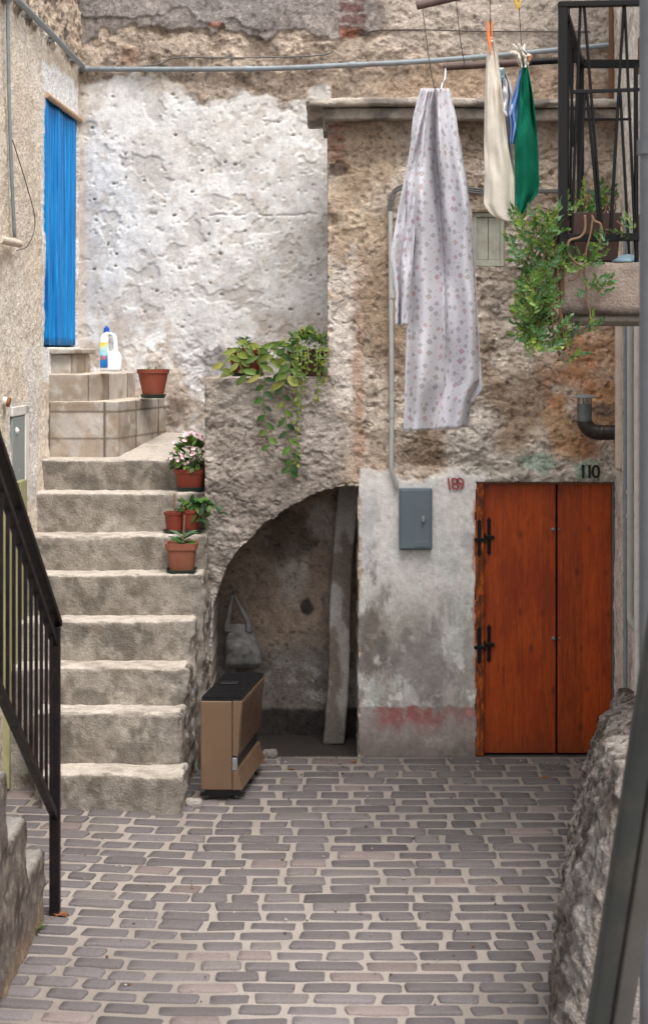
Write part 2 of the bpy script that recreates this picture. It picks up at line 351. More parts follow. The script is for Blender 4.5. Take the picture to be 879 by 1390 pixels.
# red-orange stained pine
t = NT('red_stained_pine'); g = t.noise(9, 6, .6, t.scl((7, 1, .55)), 1.2); g2 = t.noise(60, 4, .6, t.scl((6, 1, .35)))
sk = t.n.new('ShaderNodeSeparateXYZ'); t.lk(t.geo, sk.inputs[0]); ck = t.n.new('ShaderNodeCombineXYZ'); t.lk(t.math('MULTIPLY', sk.outputs[0], 6.2), ck.inputs[0]); t.lk(t.math('ADD', t.math('MULTIPLY', sk.outputs[2], 3.6), t.math('MULTIPLY', t.noise(14), .12)), ck.inputs[1]); vk = t.voro(1, ck.outputs[0]); vk.voronoi_dimensions = '2D'; kc = t.n.new('ShaderNodeSeparateColor'); t.lk(vk.outputs['Color'], kc.inputs[0]); kn = t.math('MULTIPLY', t.mapr(t.math('ADD', vk.outputs['Distance'], t.math('MULTIPLY', kc.outputs[0], -.05)), -.02, .12, 1, 0), t.math('GREATER_THAN', kc.outputs[1], .55)); dz = t.mapr(t.math('ADD', sk.outputs[2], t.math('MULTIPLY', t.noise(9, 5, .65), .25)), .12, .34, .55, 0)
big = t.noise(2.2, 3, .5, t.scl((2, 1, 1)))
c = t.ramp(g, [(.25, C4(112, 40, 5)), (.5, C4(156, 62, 7)), (.78, C4(178, 80, 14))])
c = t.mix(t.mapr(g2, .45, .7, 0, .4), c, C4(104, 32, 5)); c = t.mix(t.mapr(big, .5, .68, 0, .6), c, C4(120, 38, 6)); c = t.mix(t.math('MULTIPLY', kn, .6), c, C4(58, 20, 6))
sx = t.n.new('ShaderNodeSeparateXYZ'); t.lk(t.geo, sx.inputs[0]); fr = t.math('FRACT', t.math('MULTIPLY', sx.outputs[0], 7.3)); plank = t.math('FLOOR', t.math('MULTIPLY', sx.outputs[0], 7.3))
wn_ = t.n.new('ShaderNodeTexWhiteNoise'); wn_.noise_dimensions = '1D'; t.lk(plank, wn_.inputs['W'])
c = t.mix(1, c, t.mapr(wn_.outputs['Value'], 0, 1, .74, 1.14), 'MULTIPLY'); c = t.mix(t.mapr(fr, .0, .03, .7, 0), c, C4(72, 24, 8)); c = t.mix(dz, c, C4(96, 46, 24))
t.bump(t.math('ADD', g2, t.mapr(fr, 0, .03, -1, 0)), .25, .003); M['door'] = t.out(c, t.mapr(g, .3, .7, .42, .6), 0, .35)
# rusty worn door frame
t = NT('worn_rusty_frame'); n = t.noise(16, 7, .7, t.scl((2.4, 1, .8))); c = t.ramp(n, [(.3, C4(52, 36, 30)), (.46, C4(96, 52, 28)), (.58, C4(152, 72, 30)), (.72, C4(190, 112, 56))]); t.bump(n, .6, .006); M['frame'] = t.out(c, .8, 0, .2)
# blue strip curtain
t = NT('blue_curtain_strips'); n = t.noise(16, 4, .6, t.scl((1, 7, .12))); c = t.ramp(n, [(.3, C4(0, 78, 146)), (.55, C4(2, 122, 190)), (.75, C4(34, 156, 214))]); M['curtain'] = t.out(c, .42, 0, .4)
# printed bed sheet: small lozenges scattered on off-white cotton
t = NT('printed_cotton_sheet'); uv = t.uvc
wv = t.noise(420, 2, .5, uv)
def loz(scale, size, shift, cols):
    mp = t.n.new('ShaderNodeMapping'); t.lk(uv, mp.inputs[0]); mp.inputs['Scale'].default_value = (scale, scale, 1); mp.inputs['Location'].default_value = shift; mp.inputs['Rotation'].default_value = (0, 0, math.radians(12))
    nz = t.n.new('ShaderNodeTexNoise'); t.lk(mp.outputs[0], nz.inputs['Vector']); nz.inputs['Scale'].default_value = 3
    ad = t.n.new('ShaderNodeMixRGB'); ad.blend_type = 'ADD'; ad.inputs[0].default_value = .12; t.lk(mp.outputs[0], ad.inputs[1]); t.lk(nz.outputs['Color'], ad.inputs[2])
    v = t.voro(1, ad.outputs[0], 'F1', 'MANHATTAN', .8); v.voronoi_dimensions = '2D'
    d = v.outputs['Distance']; sp = t.n.new('ShaderNodeSeparateColor'); t.lk(v.outputs['Color'], sp.inputs[0])
    k = t.ramp(sp.outputs[0], cols, 'CONSTANT'); sz = t.mapr(sp.outputs[1], 0, 1, size*.75, size*1.15)
    ms = t.mapr(t.math('SUBTRACT', d, sz), -.03, .03, .68, 0); core = t.mapr(t.math('SUBTRACT', d, t.math('MULTIPLY', sz, .55)), -.02, .02, .35, 0)
    return ms, t.mix(core, k, C4(196, 186, 184))
base = C4(190, 188, 193)
m1, k1 = loz(17, .27, (0, 0, 0), [(0, C4(128, 122, 132)), (.3, C4(132, 124, 112)), (.55, C4(160, 116, 112)), (.7, C4(112, 116, 122)), (.9, C4(150, 96, 96))])
m2, k2 = loz(24, .15, (.37, .61, 0), [(0, C4(150, 140, 146)), (.4, C4(186, 120, 128)), (.7, C4(132, 130, 128))])
c = t.mix(m2, t.mix(m1, base, k1), k2); c = t.mix(1, c, t.mapr(wv, .3, .7, .95, 1.04), 'MULTIPLY')
t.bump(t.noise(60, 4, .6, uv), .2, .01); t.out(c, .85, 0, .15); M['sheet'] = t.m
def M_cloth(name, col, b=.4, var=.1):
    t = NT(name); n = t.noise(260, 2, .5); g = t.noise(12, 4, .55); c = t.mix(1, (*[float(x) for x in col], 1), t.math('MULTIPLY', t.mapr(n, .3, .7, .9, 1.08), t.mapr(g, .3, .7, 1-var, 1+var)), 'MULTIPLY')
    t.bump(n, b, .004); return t.out(c, .9, 0, .1)
M['beige'] = M_cloth('beige_cotton', C(216, 207, 192)); M['green'] = M_cloth('green_towelling', C(18, 104, 80), .8, .18); M['bluecloth'] = M_cloth('blue_cotton', C(122, 160, 214)); M['whitecloth'] = M_cloth('white_lace', C(226, 226, 228)); M['greycloth'] = M_cloth('pale_grey_cotton', C(184, 186, 192)); M['ragcloth'] = M_cloth('pale_rag', C(212, 204, 192))
t = NT('translucent_grey_bag'); n = t.noise(20, 5, .6); c = t.ramp(n, [(.3, C4(86, 85, 83)), (.7, C4(128, 126, 122))]); t.p.inputs['Alpha'].default_value = .82; t.bump(t.noise(30, 4), .6, .02); M['bag'] = t.out(c, .6, 0, .3)
# yellow-green plank door
t = NT('yellow_green_planks'); n = t.noise(10, 5, .6, t.scl((1, 6, .3))); c = t.ramp(n, [(.3, C4(118, 116, 84)), (.55, C4(146, 142, 106)), (.75, C4(168, 160, 130))]); M['ygdoor'] = t.out(c, .7, 0, .2)
# bottle label
t = NT('bottle_label'); sz_ = t.n.new('ShaderNodeSeparateXYZ'); t.lk(t.obj, sz_.inputs[0]); n = t.noise(14, 3, .5, t.obj)
f = t.math('ADD', t.math('MULTIPLY', sz_.outputs[2], 4.2), t.math('MULTIPLY', t.math('SUBTRACT', n, .5), .5))
c = t.ramp(f, [(0, C4(205, 200, 214)), (.15, C4(18, 90, 160)), (.42, C4(30, 120, 190)), (.62, C4(150, 206, 226)), (.8, C4(196, 220, 190)), (.93, C4(232, 200, 60))]); M['label'] = t.out(c, .4, 0, .4)
M['labeltext'] = M_plain('orange_lettering', C(226, 84, 32), .4, 0, .05, 20)
# ================================================================ THE SETTING
DW = 11.67; SW = F/DW                                      # front of the low cellar building
# ---------------------------------------------------------------- ground and paving
g = np.linspace(-20, 20, 5)
def ground():
    X = np.concatenate([[-40, -15], np.arange(-2.6, 2.5, .03), [15, 40]]); Y = np.concatenate([[-30, -5], np.arange(5, 12.6, .03), [20, 40]])
    x, y = np.meshgrid(X, Y); n = fb(x, y, .12, 4, 3); z = (n-.5)*.008
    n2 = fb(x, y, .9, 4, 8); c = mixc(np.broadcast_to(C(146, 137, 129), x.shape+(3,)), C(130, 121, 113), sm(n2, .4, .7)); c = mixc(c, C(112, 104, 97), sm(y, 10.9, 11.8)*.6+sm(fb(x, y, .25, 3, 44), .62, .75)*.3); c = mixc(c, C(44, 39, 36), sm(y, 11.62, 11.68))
    V = np.stack([x, y, z], -1).reshape(-1, 3)
    o = npmesh('ground', V, gridfaces(len(X), len(Y)).reshape(-1, 4), c.reshape(-1, 3), M['paver']); tag(o, kind='structure')
ground()
def paving():
    vs = []; fs = []; cs = []; R = random.Random(5); y = 4.6; row = 0; b = 0
    def rowshift(x): return .13*max(0, -x-.65)**1.15
    while y < 11.66:
        pitch = .128+.05*max(0, min(1, (y-7.4)/4)); h = pitch*.735; x = -2.6+R.uniform(-.2, .1); row += 1
        while x < 2.35:
            L = R.choice([.14, .16, .18, .2, .21, .24, .29]); L *= R.uniform(.9, 1.1); hh = h*R.uniform(.9, 1.03); x0, x1 = x, x+L
            xm = (x0+x1)/2; ym = y+rowshift(xm)+R.uniform(-.004, .004); tilt = math.atan(-.13*1.15*max(0, -xm-.65)**.15 if xm < -.65 else 0)+R.uniform(-.02, .02)
            if ym < 11.64:
                pts = []; r = R.uniform(.010, .020)
                for (sx, sy, a0) in ((1, 1, 0), (-1, 1, 90), (-1, -1, 180), (1, -1, 270)):
                    jx, jy = R.gauss(0, .004), R.gauss(0, .003)
                    for da in (0, 45, 90):
                        a = math.radians(a0+da); pts.append((sx*(L/2-r)+r*math.cos(a)+jx, sy*(hh/2-r)+r*math.sin(a)+jy))
                n = len(pts); z0 = -.012; z1 = .003+R.uniform(0, .011); ct, st = math.cos(tilt), math.sin(tilt); sl1, sl2 = R.gauss(0, .012), R.gauss(0, .03)
                rings = [(1.0, z0), (1.0, z1-.004), (.95, z1), (.5, z1+.002)]
                for k, z in rings:
                    for px, py in pts:
                        kx = k if k < .9 else 1-(1-k)*.25; qx, qy = px*kx, py*(k if k != .95 else .88)
                        vs.append((xm+qx*ct-qy*st, ym+qx*st+qy*ct, z+(sl1*qx+sl2*qy if z > 0 else 0)))
                for j in range(3):
                    for i in range(n): fs.append((b+j*n+i, b+j*n+(i+1) % n, b+(j+1)*n+(i+1) % n, b+(j+1)*n+i))
                m = n//2
                for i in range(m-1): fs.append((b+3*n+i, b+3*n+i+1, b+3*n+n-2-i, b+3*n+n-1-i))
                v = R.gauss(0, 1); k = 1+.11*v; base = C(98, 92, 91)*k
                if R.random() < .05: base = C(118, 106, 102)*k
                if R.random() < .05: base = C(108, 101, 98)
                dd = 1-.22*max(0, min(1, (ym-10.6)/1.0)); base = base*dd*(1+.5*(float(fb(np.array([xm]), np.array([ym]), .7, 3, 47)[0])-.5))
                cs += [tuple(base)]*(4*n); b += 4*n
            x += L+R.uniform(.02, .045)
        y += pitch*R.uniform(.97, 1.03)
    o = npmesh('paving', vs, fs, np.array(cs), M['paver'], True); tag(o, kind='structure')
paving()
# ---------------------------------------------------------------- cellar building (front mass under the coping)
def ARCH(u):    # top of the opening, photo rows on the wall face
    xs = [286, 290, 297, 305, 314, 328, 341, 355, 369, 382, 396, 412, 427, 442, 457, 470, 486]
    ys = [880, 818, 796, 775, 758, 741, 728, 715, 704, 695, 687, 677, 670, 665, 661, 659, 659]
    return np.interp(u, xs, ys)
cell = thing('cellar_building', (0, DW, 0), 'rough stone building with a round arched niche, red plank door and flat stone coping', 'building')
def f_keep(u, v):
    n = (fb(u, v, 9, 3, 91)-.5)*6; n2 = (fb(u, v, 20, 4, 92)-.5)*.6
    arch = (u > 287+n*.4) & (u < 486+n*.2) & (v > ARCH(u)+n)
    door = (u > 645+n2*9) & (u < 836) & (v > 654+n*.3)
    win = (u > 640) & (u < 686) & (v > 287) & (v < 362)
    led = (u < 445+n*.25) & (v < 514+n*.25)
    return ~(arch | door | win | led)
def f_pos(u, v): return np.stack([(u-CX)/SW, np.full_like(u, DW), H+(HY-v)/SW], -1)
def panelmask(u, v):
    n = fb(u, v, 40, 4, 21)
    return sm(u+(fb(u, v, 18, 4, 5)-.5)*14, 484, 490)*sm(v+(n-.5)*34, 640, 652)*(1-sm(u, 655, 665))
def archwall(u, v):
    n = fb(u, v, 60, 4, 31); return (1-sm(u+(n-.5)*60, 452, 486))*sm(v, 505, 520)
def f_disp(u, v, P):
    P_ = panelmask(u, v); A_ = archwall(u, v); wu = u+(fb(u, v, 30, 3, 51)-.5)*26; wv = v+(fb(u, v, 30, 3, 52)-.5)*22
    f1, f2, idd = worley(wu/1.5, wv, 34, 7); stone = sm(f2-f1, .02, .3)
    R_ = (1-P_)*(1-A_)*(.35+.65*sm(u, 520, 600))*(1-.6*boxm(u, v, 680, 830, 480, 600, .5, 0, 30))
    d = (fb(u, v, 46, 5, 61)-.5)*.03+R_*((stone-.5)*.012*(.3+idd)+(flake(fb(u, v*1.7, 60, 6, 62, .58), .44, .5, .56)-.5)*.018+(flake(fb(u, v*1.5, 26, 5, 58, .6), .45, .55)-.5)*.011+(fb(u, v*1.4, 30, 6, 60, .7)-.5)*.036+(fb(u, v, 4, 2, 63, .6)-.5)*.008)
    d += A_*((fb(u*.9+v*.2, v*1.3, 26, 6, 64, .72)-.5)*.048+(flake(fb(u, v, 50, 5, 59, .6), .46, .54)-.5)*.012+(fb(u, v, 5, 2, 65)-.5)*.008)
    w1, _, wid = worley(u, v, 15, 77); pit = (1-sm(w1, .12, .34))*(wid > .72); d -= pit*(.006+.012*R_)*(1-.8*P_)
    cr = 1-sm(np.abs(fb(u, v*1.4, 90, 5, 66)-.5), 0, .012); d -= cr*.012*(1-P_)
    d = d*(1-P_)+P_*(.006+(fb(u, v, 60, 4, 67)-.5)*.012+(fb(u, v, 9, 3, 68)-.5)*.0025)
    for (cu, cv) in ((458, 230), (446, 300)): d -= .03*blob(u, v, cu, cv, 13, 9, fb(u, v, 10, 3, 69), .4)
    for k in range(4):  # bare bricks at the head of the corner
        d += .010*boxm(u, v, 446, 470-k % 2*3, 166+k*14, 176+k*14, fb(u, v, 9, 2, 70+k), 3, 1.5)-.004*boxm(u, v, 446, 468, 164, 222, .5, 0, 3)
    for k in range(7): d += .012*boxm(u, v, 688, 716+(k*7) % 13, 296+k*10, 303.5+k*10, fb(u, v, 9, 2, 80+k), 3, 1.5)
    d += .014*boxm(u, v, 462, 496, 286, 310, fb(u, v, 9, 2, 90), 4, 2)
    return np.clip(d, -.045, .05)
def f_col(u, v, P):
    n1 = fb(u, v, 110, 5, 101); n2 = fb(u, v, 46, 5, 102); n3 = fb(u, v, 16, 4, 103); n4 = fb(u*1.6, v*.5, 60, 5, 104)
    c = np.broadcast_to(C(200, 178, 154), u.shape+(3,)).copy()
    c = mixc(c, C(220, 206, 188), sm(n2, .48, .62)*.85); c = mixc(c, C(164, 138, 112), sm(n1, .52, .68)*.4); c = mixc(c, C(140, 118, 96), sm(n3*.6+n2*.4, .56, .72)*.55)
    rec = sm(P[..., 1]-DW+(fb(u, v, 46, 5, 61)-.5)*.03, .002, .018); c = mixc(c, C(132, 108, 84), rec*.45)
    # tan earth on the left strip, darker band under the coping
    c = mixc(c, C(166, 136, 102), blob(u, v, 505, 300, 40, 150, n2, .9, .4)*.45); c = mixc(c, C(134, 114, 94), blob(u, v, 560, 190, 260, 26, n2, .7, .5)*.6)
    c = mixc(c, C(218, 208, 198), blob(u, v, 470, 460, 26, 120, n3, .9, .3)*.75); c = mixc(c, C(178, 120, 78), blob(u, v, 487, 520, 7, 130, n3, 1.3, .5)*.55)
    c = mixc(c, C(140, 112, 84), blob(u, v, 520, 450, 34, 90, n2, .9, .3)*.45)
    # grey stone and brown mortar below the sheet
    c = mixc(c, C(176, 162, 146), blob(u, v, 705, 400, 70, 60, n2, .8, .3)*.7); c = mixc(c, C(136, 112, 88), blob(u, v, 600, 605, 60, 26, n3, .9, .3)*.8); c = mixc(c, C(150, 122, 94), blob(u, v, 705, 560, 60, 60, n2, .7, .3)*.7)
    c = mixc(c, C(216, 206, 194), blob(u, v, 640, 590, 34, 60, n2, .9, .3)*.7); c = mixc(c, C(196, 178, 158), blob(u, v, 745, 600, 24, 40, n3, .9, .3)*.7)
    # ochre paint
    c = mixc(c, C(198, 142, 88), blob(u, v, 800, 470, 46, 110, n2, 1.2, .4)*.65); c = mixc(c, C(202, 142, 82), boxm(u, v, 790, 840, 512, 575, n3, 12, 8)*.55)
    c = mixc(c, C(186, 118, 66), blob(u, v, 790, 606, 40, 16, n2, 1.0, .4)*.7); c = mixc(c, C(196, 150, 100), blob(u, v, 760, 590, 22, 50, n2, .9, .3)*.8)
    c = mixc(c, C(190, 122, 66), blob(u, v, 776, 500, 26, 50, n3, 1.4, .3)*.6); c = mixc(c, C(120, 104, 92), blob(u, v, 820, 558, 16, 10, n3, .8, .3)*.8)
    # pale band above the door with mint remains
    c = mixc(c, C(208, 198, 184), sm(v+(n2-.5)*40, 606, 626)*sm(u, 600, 640)*.85); c = mixc(c, C(150, 140, 128), sm(v+(n3-.5)*14, 640, 652)*sm(u, 655, 680)*.7)
    c = mixc(c, C(150, 178, 158), blob(u, v, 735, 628, 24, 11, n3, 1.1, .25)*.75); c = mixc(c, C(150, 182, 156), boxm(u, v, 780, 815, 627, 650, n3, 7, 2)*.8); c = mixc(c, C(206, 196, 160), boxm(u, v, 797, 818, 629, 650, n3, 3, 2)*.7)
    # grey render of the arched front
    A_ = archwall(u, v); ac = np.broadcast_to(C(166, 153, 141), u.shape+(3,)).copy()
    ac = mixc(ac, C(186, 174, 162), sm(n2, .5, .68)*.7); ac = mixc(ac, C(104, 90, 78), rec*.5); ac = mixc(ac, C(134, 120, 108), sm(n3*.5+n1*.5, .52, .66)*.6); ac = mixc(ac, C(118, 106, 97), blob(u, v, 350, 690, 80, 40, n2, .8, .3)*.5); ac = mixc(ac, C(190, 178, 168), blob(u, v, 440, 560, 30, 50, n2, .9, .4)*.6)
    ac = mixc(ac, C(196, 184, 172), blob(u, v, 292, 860, 9, 70, n3, .4, .3)*.7); c = mixc(c, ac, A_)
    # whitewashed panel, grime, red skirting
    P_ = panelmask(u, v); pc = np.broadcast_to(C(208, 203, 198), u.shape+(3,)).copy(); nm = np.clip((fb(u*1.5, v*.6, 40, 6, 105, .65)-.5)*1.7+.5, 0, 1)
    gr = sm(v+(n1-.5)*180, 740, 900); pc = mixc(pc, C(170, 162, 154), gr*.8); pc = mixc(pc, C(146, 136, 124), sm(n4, .5, .7)*sm(v, 780, 860)*.75)
    pc = mixc(pc, C(186, 196, 186), sm(nm, .55, .8)*sm(v, 700, 780)*.55); pc = mixc(pc, C(150, 140, 128), sm(fb(u*2.2, v*.35, 50, 6, 106, .65), .52, .66)*sm(v+(n2-.5)*90, 760, 860)*.6); pc = mixc(pc, C(222, 219, 214), sm(fb(u, v, 16, 5, 107, .65), .58, .66)*sm(v, 820, 880)*.6); pc = mixc(pc, C(150, 150, 154), blob(u, v, 614, 738, 26, 10, nm, 1.5, .4)*.55); pc = mixc(pc, C(176, 178, 180), blob(u, v, 498, 700, 12, 50, n3, 1.1, .3)*.6)
    pc = mixc(pc, C(96, 84, 74), blob(u, v, 499, 880, 18, 60, nm, 1.5, .5)*.7); pc = mixc(pc, C(110, 104, 100), blob(u, v, 555, 905, 42, 34, nm, 1.7, .4)*.55)
    rb = sm(v+(n3-.5)*7, 957, 960); pc = mixc(pc, C(138, 120, 112), rb*.75)
    pc = mixc(pc, C(152, 82, 78), rb*(1-sm(v+(nm-.5)*50, 975, 1003))*sm(u+(n3-.5)*14, 508, 516)*sm(nm, .25, .6)*(.4+.6*(1-sm(u, 580, 612)))*.9); pc = mixc(pc, C(118, 106, 98), sm(v+(n2-.5)*30, 990, 1018)*.8)
    pc = mixc(pc, C(198, 120, 104), blob(u, v, 637, 967, 6, 14, nm, 1.4, .3)*.7); pc = mixc(pc, C(218, 214, 208), blob(u, v, 560, 660, 70, 30, n2, .6, .4)*.7)
    c = mixc(c, pc, P_)
    c = mixc(c, C(178, 106, 52), (1-sm(np.abs(u-644+(n3-.5)*10), 1, 4))*sm(v, 668, 690)*(1-sm(v, 870, 1000))*.7)
    for k in range(4): c = mixc(c, C(152, 104, 82), boxm(u, v, 446, 470-k % 2*3, 166+k*14, 176+k*14, n3, 4, 2)*.65)
    for k in range(7): c = mixc(c, C(204, 190, 176), boxm(u, v, 688, 716+(k*7) % 13, 296+k*10, 303.5+k*10, n3, 4, 2)*.8)
    c = mixc(c, C(216, 192, 164), boxm(u, v, 462, 496, 286, 310, n3, 4, 2)*.7); c = mixc(c, C(84, 66, 54), blob(u, v, 458, 230, 11, 7, n3, .4, .2)*.7)
    return c
def f_depth(u, v):
    out = np.full(u.shape, .32); out = np.where((u < 446) & (v < 520), 1.6, out); out = np.where(v < 152, 1.2, out); out = np.where(u < 281, 1.7, out)
    out = np.where((u < 446) & (v < 510), 1.3, out)
    inarch = (u > 282) & (u < 490) & (v > 652); out = np.where(inarch & (v > ARCH(np.clip(u, 286, 486))-8), .68, out)
    out = np.where((u > 630) & (v > 640), .16, out); out = np.where((u > 634) & (u < 690) & (v > 280) & (v < 366), .12, out); return out
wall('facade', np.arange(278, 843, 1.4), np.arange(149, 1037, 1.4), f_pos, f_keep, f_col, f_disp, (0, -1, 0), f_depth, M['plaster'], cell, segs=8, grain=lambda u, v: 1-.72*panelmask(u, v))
# niche: dark old plaster at its back
def n_col(u, v, P):
    n1 = fb(u, v, 60, 5, 201); n2 = fb(u, v, 22, 4, 202); c = np.broadcast_to(C(142, 121, 102), u.shape+(3,)).copy()
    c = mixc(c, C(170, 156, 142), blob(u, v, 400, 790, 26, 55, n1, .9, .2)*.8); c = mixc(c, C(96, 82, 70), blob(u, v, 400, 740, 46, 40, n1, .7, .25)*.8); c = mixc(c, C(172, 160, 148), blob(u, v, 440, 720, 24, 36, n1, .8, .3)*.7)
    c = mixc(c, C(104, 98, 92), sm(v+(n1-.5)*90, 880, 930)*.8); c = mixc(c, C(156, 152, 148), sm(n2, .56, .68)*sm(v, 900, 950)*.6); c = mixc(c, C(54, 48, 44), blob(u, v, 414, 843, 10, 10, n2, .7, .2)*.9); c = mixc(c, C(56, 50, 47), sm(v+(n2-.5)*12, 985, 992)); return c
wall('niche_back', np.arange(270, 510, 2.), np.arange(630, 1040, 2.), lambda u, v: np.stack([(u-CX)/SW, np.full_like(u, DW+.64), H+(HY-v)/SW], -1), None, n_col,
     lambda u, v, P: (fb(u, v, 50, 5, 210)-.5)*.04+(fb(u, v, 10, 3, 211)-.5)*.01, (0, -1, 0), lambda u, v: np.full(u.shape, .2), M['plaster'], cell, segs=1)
# coping slabs
def cop_col(P, N):
    n = fb3(P, .18, 4, 5); return mixc(np.broadcast_to(C(178, 168, 156), P.shape).copy(), C(120, 112, 104), sm(n, .45, .65)*.8)
def sagx(P):
    P = P.copy(); P[:, 2] += .006*np.sin(P[:, 0]*1.3+.4)+.004*np.sin(P[:, 0]*3.1); return P
zc = H+(HY-150)/SW
rblock('coping', (-.12, DW-.20, zc), (2.04, DW+1.0, zc+.055), .012, .02, .008, .07, 3, sagx, cop_col, M['stone'], cell, chip=.02)
rblock('coping_bed', (-.005, DW-.13, zc-.085), (2.02, DW+.9, zc-.004), .012, .02, .007, .07, 4, sagx, lambda P, N: cop_col(P, N)*.8, M['stone'], cell)  # bed colour darkened for the shade under the overhanging coping
# ---------------------------------------------------------------- tall rear house (white plastered wall)
RS = -.187; RX0, RY0 = -1.937, 13.44
def r_pos(x, z): return np.stack([x, RY0+RS*(x-RX0), z], -1)
def r_uv(x, z): y = RY0+RS*(x-RX0); return CX+F*x/y, HY-(z-H)*F/y
def r_white(u, v):
    n = fb(u, v, 44, 5, 301); n2 = fb(u, v, 14, 4, 302)
    top = 112+22*sm(u, 220, 330)+8*np.sin(u/40.)
    return sm(v+(n-.5)*70+(n2-.5)*20, top-6, top+10)*(1-sm(u, 446, 452)*1.0)
def r_grey(u, v):
    n = fb(u, v, 50, 5, 303); n2 = fb(u, v, 12, 3, 304)
    return (1-sm(v+(n-.5)*50+(n2-.5)*14, 44, 48))*(1-sm(u+(n-.5)*30, 500, 540)*.85)
def r_grey2(u, v):
    n = fb(u, v, 50, 5, 305); return (1-sm(v+(n-.5)*60, 24, 27))*(1-sm(u, 330, 420))
def r_disp(x, z, P):
    u, v = r_uv(x, z); w = r_white(u, v); gm = r_grey(u, v); raw = np.clip(1-w-gm, 0, 1); low = sm(v+(fb(u, v, 40, 3, 306)-.5)*80, 430, 500)*sm(u, 150, 215)
    d = (fb(u, v, 60, 5, 311)-.5)*.018+raw*((flake(fb(u, v*1.4, 44, 6, 312, .6), .44, .52, .58)-.5)*.022+(fb(u, v, 22, 6, 313, .7)-.5)*.035)
    rm = .35+1.1*sm(fb(u, v, 90, 3, 319), .42, .6); d += w*rm*(.004+(flake(fb(u, v, 70, 6, 314, .58), .42, .52, .58)-.5)*.003+(fb(u, v*1.2, 22, 6, 318, .7)-.5)*.009)+gm*(.02+(fb(u, v, 16, 6, 315, .7)-.5)*.026)+r_grey2(u, v)*.014
    d += low*((flake(fb(u, v, 40, 6, 316, .6), .42, .5, .57)-.5)*.03+(fb(u, v, 20, 6, 317, .7)-.5)*.04)
    w1, _, wid = worley(u+(fb(u, v, 8, 2, 7)-.5)*5, v*1.2, 24, 78); pit = (1-sm(w1, .04, .12))*(wid > .62+.5*fb(u, v, 70, 2, 23)); d -= pit*.018*(w+raw*.5)
    w1, _, wid = worley(u+9, v+3, 10, 79); pit = (1-sm(w1, .10, .24))*(wid > .84); d -= pit*.008*(w+raw*.5)
    fl = sm(fb(u+3, v*1.2, 30, 4, 321), .60, .63)*w; d -= fl*.007
    cr = 1-sm(np.abs(v-292-(fb(u, u*0, 30, 3, 320)-.5)*8), 0, 1.6); d -= cr*.012*boxm(u, v, 284, 430, 280, 310, .5, 0, 2)*(fb(u, v, 12, 2, 9) > .42)
    return d
def r_col(x, z, P):
    u, v = r_uv(x, z); n1 = fb(u, v, 110, 5, 331); n2 = fb(u, v, 40, 5, 332); n3 = fb(u, v, 12, 4, 333)
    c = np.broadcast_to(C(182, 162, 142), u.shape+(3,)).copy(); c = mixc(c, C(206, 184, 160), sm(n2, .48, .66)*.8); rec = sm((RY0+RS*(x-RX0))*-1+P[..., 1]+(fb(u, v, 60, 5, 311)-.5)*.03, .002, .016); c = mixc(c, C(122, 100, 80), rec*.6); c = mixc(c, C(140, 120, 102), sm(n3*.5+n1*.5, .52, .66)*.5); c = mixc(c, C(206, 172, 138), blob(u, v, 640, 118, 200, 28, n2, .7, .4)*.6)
    c = mixc(c, C(190, 174, 158), sm(u, 500, 540)*(1-sm(v+(n2-.5)*20, 60, 72))*.85); c = mixc(c, C(132, 118, 104), blob(u, v, 205, 105, 60, 14, n3, .9, .3)*.6); c = mixc(c, C(140, 98, 66), blob(u, v, 178, 76, 14, 12, n3, .8, .3)*.6)
    gc = mixc(np.broadcast_to(C(146, 135, 128), u.shape+(3,)).copy(), C(116, 106, 100), sm(n2, .5, .66)*.8); gc = mixc(gc, C(182, 170, 158), sm(n3, .58, .7)*.5)
    c = mixc(c, gc, r_grey(u, v)); c = mixc(c, C(150, 141, 136), r_grey2(u, v)*.7)
    wc = mixc(np.broadcast_to(C(224, 221, 217), u.shape+(3,)).copy(), C(188, 184, 181), sm(n2, .5, .7)*.6); wc = mixc(wc, C(190, 176, 160), sm(n3, .6, .72)*.5); wc = mixc(wc, C(198, 188, 176), sm(n1, .54, .68)*.4); w1, _, wid = worley(u+(fb(u, v, 8, 2, 7)-.5)*5, v*1.2, 24, 78); wc = mixc(wc, C(112, 96, 84), (1-sm(w1, .04, .11))*(wid > .62+.5*fb(u, v, 70, 2, 23))*.75)
    fl = sm(fb(u+3, v*1.2, 30, 4, 321), .60, .63); wc = mixc(wc, C(190, 182, 172), fl*.5)
    lo = sm(v+(n2-.5)*110, 400, 520); wc = mixc(wc, C(186, 166, 146), lo*sm(n2*.5+n3*.5, .42, .6)*.85); wc = mixc(wc, C(206, 204, 204), blob(u, v, 262, 470, 22, 60, n2, .7, .3)*.8); wc = mixc(wc, C(152, 148, 146), boxm(u, v, 278, 312, 472, 520, n3, 8, 3)*.85); wc = mixc(wc, C(134, 116, 100), blob(u, v, 241, 555, 14, 22, n3, .6, .25)*.8); wc = mixc(wc, C(206, 176, 140), blob(u, v, 225, 110, 44, 16, n2, .9, .4)*.4)
    c = mixc(c, wc, r_white(u, v)); c = mixc(c, C(202, 186, 170), boxm(u, v, 100, 118, 100, 470, n3, 8, 4)*.6)
    bk = np.zeros(u.shape)
    for k in range(5): bk = np.maximum(bk, boxm(u, v, 460+(k % 2)*3, 497-(k % 3)*2, -26+k*15.5, -14+k*15.5, n3, 4, 1.5))
    c = mixc(c, C(112, 74, 66), bk*.8); bk = boxm(u, v, 284, 304, 31, 38, n3, 3, 1.5); return mixc(c, C(176, 112, 84), np.maximum(bk, boxm(u, v, 462, 484, 40, 52, n3, 3, 1.5))*.8)
rear = thing('plastered_house', (0, 13.2, 0), 'tall rear house wall with flaking white limewash below and bare grey render above', 'house')
